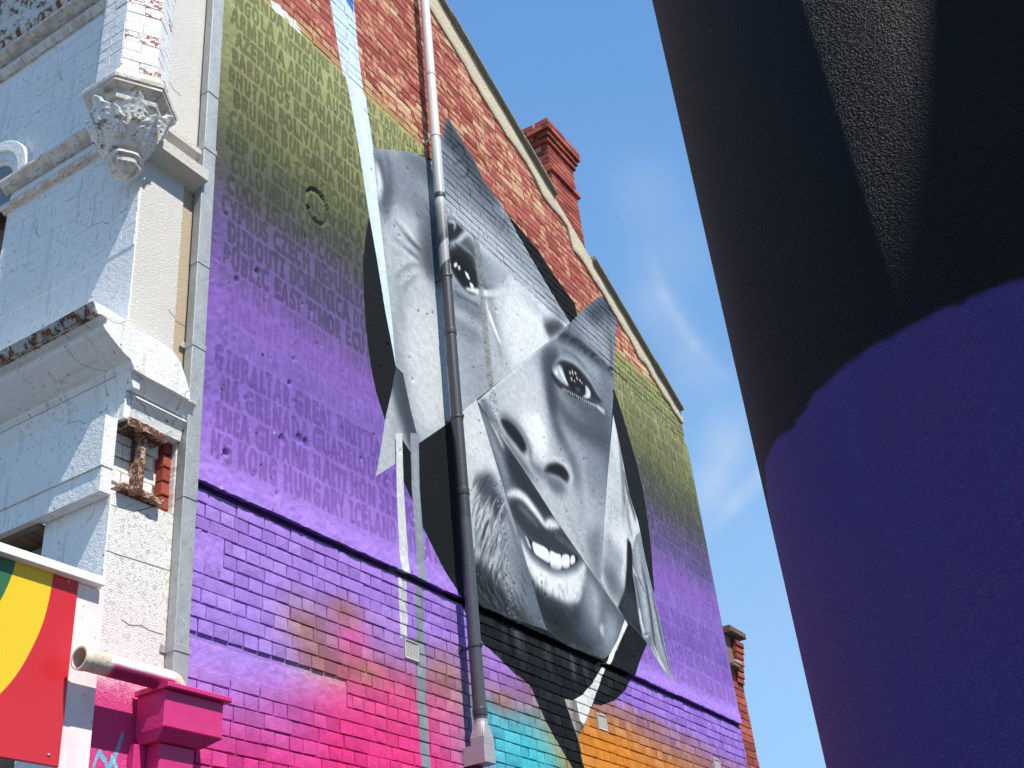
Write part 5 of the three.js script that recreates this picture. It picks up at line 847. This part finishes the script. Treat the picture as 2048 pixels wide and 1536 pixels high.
// ------------------------------------------------------------------ plastic pipe stub, rain head, sign
{
  const zp = -4.335, c = onZ(255, 1341, zp), r = 0.053, x0 = onZ(157, 1322, zp).x, x1 = onZ(336, 1358, zp).x, drop = 0.0;
  const t = thing('plastic_pipe', 'stub of round plastic pipe with an open end above the pink rain head', 'pipe');
  const mat = std(0xffffff, 0.4, { map: ctex(paintTile(512, 128, (u, v) => { const n = fbm(u * 12, v * 9, 821, 3, 0), bare = u < 0.27 + 0.02 * (n - 0.5); if (bare) { let k = mix3([226, 216, 200], [206, 188, 164], n); if (fbm(u * 60, v * 20, 822, 2) > 0.72) k = mix3(k, [150, 126, 104], 0.6); return k; } const under = sstep(0.46, 0.68, v + 0.05 * (n - 0.5)); return mix3([240, 228, 232], [170, 40, 96], under * sstep(0.24, 0.34, u)); })) });
  const tube = (ra, rb, a, b) => { const g = new THREE.CylinderGeometry(ra, rb, b - a, 48, 1, true), uv = g.attributes.uv, P = g.attributes.position; for (let i = 0; i < uv.count; i++) { const yy = P.getY(i) + (b - a) / 2, ang = Math.atan2(P.getX(i), P.getZ(i)); uv.setXY(i, (yy + a - x0) / (x1 - x0), 0.5 - 0.5 * Math.sin(0) + ang / Math.PI * 0.5); } g.rotateZ(-Math.PI / 2); g.translate((a + b) / 2, c.y - drop, zp); return g; };
  const wrap = (g) => { const P = g.attributes.position, uv = g.attributes.uv; for (let i = 0; i < uv.count; i++) { const hgt = (P.getY(i) - (c.y - drop)) / r; uv.setXY(i, (P.getX(i) - x0) / (x1 - x0), clamp(0.5 + 0.5 * hgt, 0.01, 0.99)); } return g; };
  part('pipe_body', wrap(tube(r, r, x0 + 0.004, x1)), mat, t); part('pipe_bore', tube(r - 0.006, r - 0.006, x0, x1 - 0.02), std(rgb(214, 198, 182), 0.6), t);
  const rim = new THREE.RingGeometry(r - 0.006, r + 0.003, 48).rotateY(-Math.PI / 2).translate(x0, c.y - drop, zp); part('pipe_rim', [rim, tube(r + 0.003, r + 0.003, x0, x0 + 0.035)], std(rgb(232, 222, 204), 0.45), t);
  const e = new THREE.TorusGeometry(r, r, 16, 40, Math.PI / 2); const el = new THREE.TubeGeometry(new THREE.QuadraticBezierCurve3(new THREE.Vector3(x1, c.y, zp), new THREE.Vector3(x1 + 0.06, c.y, zp), new THREE.Vector3(x1 + 0.062, c.y - 0.075, zp)), 16, r, 40); part('pipe_elbow', wrap(el), mat, t);
}
{
  const t = thing('rain_head', 'pink painted box rain head with a flat rim beside the purple bricks', 'rain head');
  const pink = std(0xffffff, 0.5, { map: ctex(paintTile(256, 256, (u, v) => { const n = fbm(u * 9, v * 9, 831, 4, 9); return mix3([204, 42, 116], [216, 56, 128], n); }), 3, 3), bumpMap: reliefOf(stucco, 3), bumpScale: 0.002 });
  const zf = -4.27, a = onZ(329.5, 1420, zf).x, b = onZ(446.4, 1440, zf).x, y1 = onZ(390, 1392, zf).y - 0.0, y0 = onZ(390, 1466, zf).y;
  part('box', boxB(a, b, y0, y1, WZ + 0.02, zf, 0.005), pink, t);
  part('rim', boxB(a - 0.02, b + 0.024, y1 + 0.001, y1 + 0.026, WZ + 0.018, zf + 0.036, 0.004), pink, t);
  const rr = [[a + 0.03, b - 0.03, WZ + 0.03, zf - 0.03], [a, b, WZ + 0.021, zf - 0.001]].map(([p, q, s, u]) => [[p, s], [q, s], [q, u], [p, u]]);
  part('funnel', ringsY([[[a + 0.02, y0 - 0.05, WZ + 0.03], [a + 0.02, y0 - 0.05, zf - 0.06], [b - 0.08, y0 - 0.05, zf - 0.06], [b - 0.08, y0 - 0.05, WZ + 0.03]], [[a + 0.001, y0 - 0.001, WZ + 0.021], [a + 0.001, y0 - 0.001, zf - 0.001], [b - 0.001, y0 - 0.001, zf - 0.001], [b - 0.001, y0 - 0.001, WZ + 0.021]]]), pink, t);
  part('outlet_pipe', boxB(a + 0.06, b - 0.11, 0, y0 - 0.0515, WZ + 0.03, zf - 0.08, 0.005), pink, t);
  part('back_plate', boxB(a - 0.02, a + 0.055, 0.3, y0 - 0.0515, WZ + 0.006, WZ + 0.05, 0.004), pink, t);
}
{
  const z = WZ + 0.05, t = thing('shop_sign', 'flat panel sign with green, yellow and red curved stripes under a white capping', 'sign');
  const tr = onZ(160, 1172, z), xr0 = onZ(158, 1190, z).x, yt = onZ(100, 1140, z).y, xb = onZ(114, 1532, z).x, x0 = 2.5, y0 = onZ(60, 1524, z).y;
  const xr = (tr.x + xb) / 2, SX = 1024, SY = 1024, c = canvas(SX, SY), g = c.getContext('2d'), Q = (px, py) => { const p = onZ(px, py, z); return [(p.x - x0) / (xr - x0) * SX, (yt - p.y) / (yt - y0) * SY]; };
  g.fillStyle = 'rgb(206,44,52)'; g.fillRect(0, 0, SX, SY);
  const fill = (pts, col) => { g.fillStyle = col; g.beginPath(); pts.forEach((q, i) => { const [x, y] = Array.isArray(q[0]) ? q[0] : Q(...q); i ? g.lineTo(x, y) : g.moveTo(x, y); }); g.closePath(); g.fill(); };
  const arc = (pts) => { const v = new THREE.CatmullRomCurve3(pts.map(([x, y]) => new THREE.Vector3(x, y, 0))).getPoints(40); return v.map((p) => [p.x, p.y]); };
  fill([...arc([[110, 1110], [107, 1145], [100, 1190], [86, 1245], [62, 1300], [34, 1348], [0, 1388], [-60, 1440], [-140, 1480]]), [-400, 1400], [-400, 900]], 'rgb(236,200,42)');
  fill([...arc([[36, 1090], [32, 1120], [22, 1155], [0, 1202], [-40, 1260], [-110, 1310]]), [-400, 1250], [-400, 900]], 'rgb(58,108,76)');
  const panelMat = std(0xffffff, 0.32, { map: ctex(c) }); panelMat.map.wrapS = panelMat.map.wrapT = THREE.ClampToEdgeWrapping;
  const pg = boxB(x0, xr, y0, yt, z - 0.02, z, 0.002), P = pg.attributes.position, uv = pg.attributes.uv; for (let i = 0; i < uv.count; i++) uv.setXY(i, (P.getX(i) - x0) / (xr - x0), (P.getY(i) - y0) / (yt - y0));
  part('panel', pg, panelMat, t);
  const cap = onZ(150, 1134, z + 0.045), cb = onZ(150, 1152, z + 0.045); part('capping', boxB(x0, onZ(211, 1164, z + 0.045).x, cb.y, cap.y, z - 0.07, z + 0.045, 0.003), std(rgb(240, 240, 238), 0.5), t);
  for (const [px, py] of [[137, 1163], [97, 1510]]) { const p = onZ(px, py, z); part('screw', new THREE.SphereGeometry(0.007, 12, 6, 0, 7, 0, 1.6).rotateX(Math.PI / 2).translate(p.x, p.y, z), std(rgb(190, 180, 176), 0.4, { metalness: 0.6 }), t); }
  // boxed end post beside the sign
  const q = thing('sign_post', 'white flat boarded post between the striped sign and the rendered wall', 'post');
  const pm = std(0xffffff, 0.7, { map: ctex(paintTile(128, 512, (u, v) => { const n = fbm(u * 6, v * 20, 841, 4), m = fbm(u * 40, v * 90, 842, 2); let k = mix3([240, 226, 226], [244, 240, 238], n); k = mix3(k, [226, 186, 196], 0.35 * sstep(0.3, 0.7, n)); if (m > 0.9) k = [130, 110, 112]; return k; }), 2, 0.5) });
  part('board', boxB(xr + 0.003, XF - 0.004, 0, cb.y - 0.002, WZ + 0.012, z - 0.006, 0.003), pm, q);
}

// ------------------------------------------------------------------ red brick neighbour beyond the mural wall
{
  const t = thing('brick_outbuilding', 'small red brick building with a corbelled eave beyond the mural wall', 'building');
  const z = WZ - 0.02, x0 = 12.47, x1 = wall(1523, 1536).x, ye = wall(1470, 1345).y - 0.08, yr = wall(1470, 1268).y;
  part('wall', boxB(x0, x1 - 0.01, 0, ye + 0.4, z - 1.2, z - 0.012, 0.004), darkMortar, t);
  const R = rng(95), L = redBrick.map(() => []); let k = 0;
  for (let y = 3.6; y < ye + 0.3; y += 0.086, k++) for (let x = x0 - (k % 2) * 0.115; x < x1 - 0.02; x += 0.235) { const a = Math.max(x, x0), b = Math.min(x + 0.226, x1); if (b - a > 0.03) L[Math.floor(R() * 4)].push(boxB(a, b, y, y + 0.077, z - 0.1, z + (R() - 0.5) * 0.005, 0.004)); }
  L.forEach((l, i) => { const m = part('wall_bricks', l, redBrick[i], t); m.userData.kind = 'stuff'; });
  // corbelled brick end and eave
  const zE = WZ + 0.1, cEnd = onZ(1492, 1274, zE), cTop = onZ(1485, 1264, zE).y, yc = ye - 0.02, yk = cTop - 0.12, n = 7;
  for (let i = 0; i < n; i++) { const h = (yk - yc) / n, out = 0.02 + 0.012 * i; part('corbel_brick', rough(boxB(x1 - 0.2, Math.min(x1 + 0.004 * i, cEnd.x - 0.03) + 0.01 * (i % 2), yc + i * h, yc + (i + 1) * h - 0.007, z - 0.1, z + out, 0.005), 0.01, 20, 950 + i), redBrick[i % 4], t); }
  const mossy = std(rgb(132, 112, 88), 0.95, { bumpMap: reliefOf(lump, 3), bumpScale: 0.02 });
  part('eave_coping', rough(boxB(x0 - 0.02, cEnd.x, cTop - 0.075, cTop, z - 0.2, zE, 0.01), 0.03, 7, 970), mossy, t);
  part('eave_soffit', boxB(x0 - 0.02, x1 - 0.205, yc + 0.14, yc + 0.18, z - 0.1, z + 0.085, 0.004), oldWood, t);
  part('eave_wall', boxB(x0 - 0.01, x1 - 0.205, yc + 0.181, cTop - 0.08, z - 0.1, z + 0.02, 0.004), std(rgb(120, 100, 92), 0.9), t);
  part('gutter', new THREE.CylinderGeometry(0.01, 0.01, x1 - x0 - 0.2, 10).rotateZ(Math.PI / 2).translate((x0 + x1) / 2 - 0.1, yc + 0.2, z + 0.09), std(rgb(220, 220, 216), 0.5), t);
}

// ------------------------------------------------------------------ round concrete pier and the deck it carries
{
  const cxp = 2.899, czp = -0.067, Rr = 0.75, deckY = 7.6;
  const t = thing('concrete_pier', 'massive round concrete pier painted black above and purple below', 'pier');
  const hit = (px, py) => { const d = ray(px, py), a = d.x * d.x + d.z * d.z, b = -2 * (d.x * cxp + d.z * czp), c = cxp * cxp + czp * czp - Rr * Rr, q = b * b - 4 * a * c; const s = q > 0 ? (-b - Math.sqrt(q)) / (2 * a) : -b / (2 * a); return new THREE.Vector3(EYE.x + d.x * s, EYE.y + d.y * s, d.z * s); };
  const N = 1024, H = 768, y0 = 0, y1 = deckY;
  const uOf = (p) => { const a = Math.atan2(p.z - czp, p.x - cxp); return ((a / (2 * Math.PI)) + 1) % 1; };
  const edge = [[1528, 922], [1545, 884], [1588, 842], [1640, 772], [1740, 692], [1850, 630], [1950, 586], [2046, 553]].map(([x, y]) => hit(x, y)).map((p) => [uOf(p), p.y]).sort((a, b) => a[0] - b[0]);
  { const v = new THREE.CatmullRomCurve3(edge.map(([u, y]) => new THREE.Vector3(u * 6, y, 0))).getPoints(120); edge.length = 0; for (const p of v) edge.push([p.x / 6, p.y]); }
  const line = (u) => { if (u <= edge[0][0]) return edge[0][1] - (edge[0][0] - u) * 1.2; for (let i = 0; i + 1 < edge.length; i++) if (u <= edge[i + 1][0]) return mix(edge[i][1], edge[i + 1][1], (u - edge[i][0]) / (edge[i + 1][0] - edge[i][0])); return edge[edge.length - 1][1] - (u - edge[edge.length - 1][0]) * 5; };
  const c = paintTile(N, H, (u, v) => { const y = mix(y1, y0, v), n = fbm(u * 18, v * 20, 901, 4), m = fbm(u * 90, v * 130, 902, 2), d = line(u) + 0.012 * (fbm(u * 120, 3.1, 903, 3) - 0.5) + 0.006 * (m - 0.5) - y; let k = mix3([21, 17, 15], [29, 24, 21], n); const p = mix3([74, 58, 122], [86, 66, 130], n); return mix3(k, mix3(p, [92, 58, 110], sstep(0.4, 0.9, n) * 0.5), sstep(-0.006, 0.006, d)); });
  // uv round the shaft from the +x side, in the same sense as the paint
  const seg = 160, rows = 40, PP = [], UU = [], NN = [], II = []; for (let j = 0; j <= rows; j++) for (let i = 0; i <= seg; i++) { const a = i / seg * 2 * Math.PI; PP.push(cxp + Rr * Math.cos(a), mix(y0, y1, j / rows), czp + Rr * Math.sin(a)); NN.push(Math.cos(a), 0, Math.sin(a)); UU.push(i / seg, j / rows); }
  for (let j = 0; j < rows; j++) for (let i = 0; i < seg; i++) { const a = j * (seg + 1) + i, b = a + 1, c2 = a + seg + 1, d = c2 + 1; II.push(a, c2, b, b, c2, d); }
  const gg = new THREE.BufferGeometry(); gg.setAttribute('position', new THREE.BufferAttribute(new Float32Array(PP), 3)); gg.setAttribute('normal', new THREE.BufferAttribute(new Float32Array(NN), 3)); gg.setAttribute('uv', new THREE.BufferAttribute(new Float32Array(UU), 2)); gg.setIndex(II);
  part('shaft', gg, matte(0xffffff, 0.55, { map: ctex(c), bumpMap: reliefOf(lump, 34, 55), bumpScale: 0.0028, specularIntensity: 0.32 }), t);
  const q = thing('overhead_deck', 'concrete bridge deck carried on the round painted pier', 'bridge');
  const e = [0.524, -0.852], at = (s) => [1.352 + e[0] * s, 2.86 + e[1] * s], A = at(-5), B = at(3.9);
  part('slab', prismY([A, B, [9.5, B[1]], [9.5, A[1]]], deckY + 0.001, deckY + 0.5), std(new THREE.Color(0.3, 0.29, 0.28), 0.9, { bumpMap: reliefOf(stucco, 2), bumpScale: 0.006 }), q);
}

scene.traverse((o) => { if (o.isMesh) { o.castShadow = true; o.receiveShadow = true; } });
renderer.render(scene, camera);
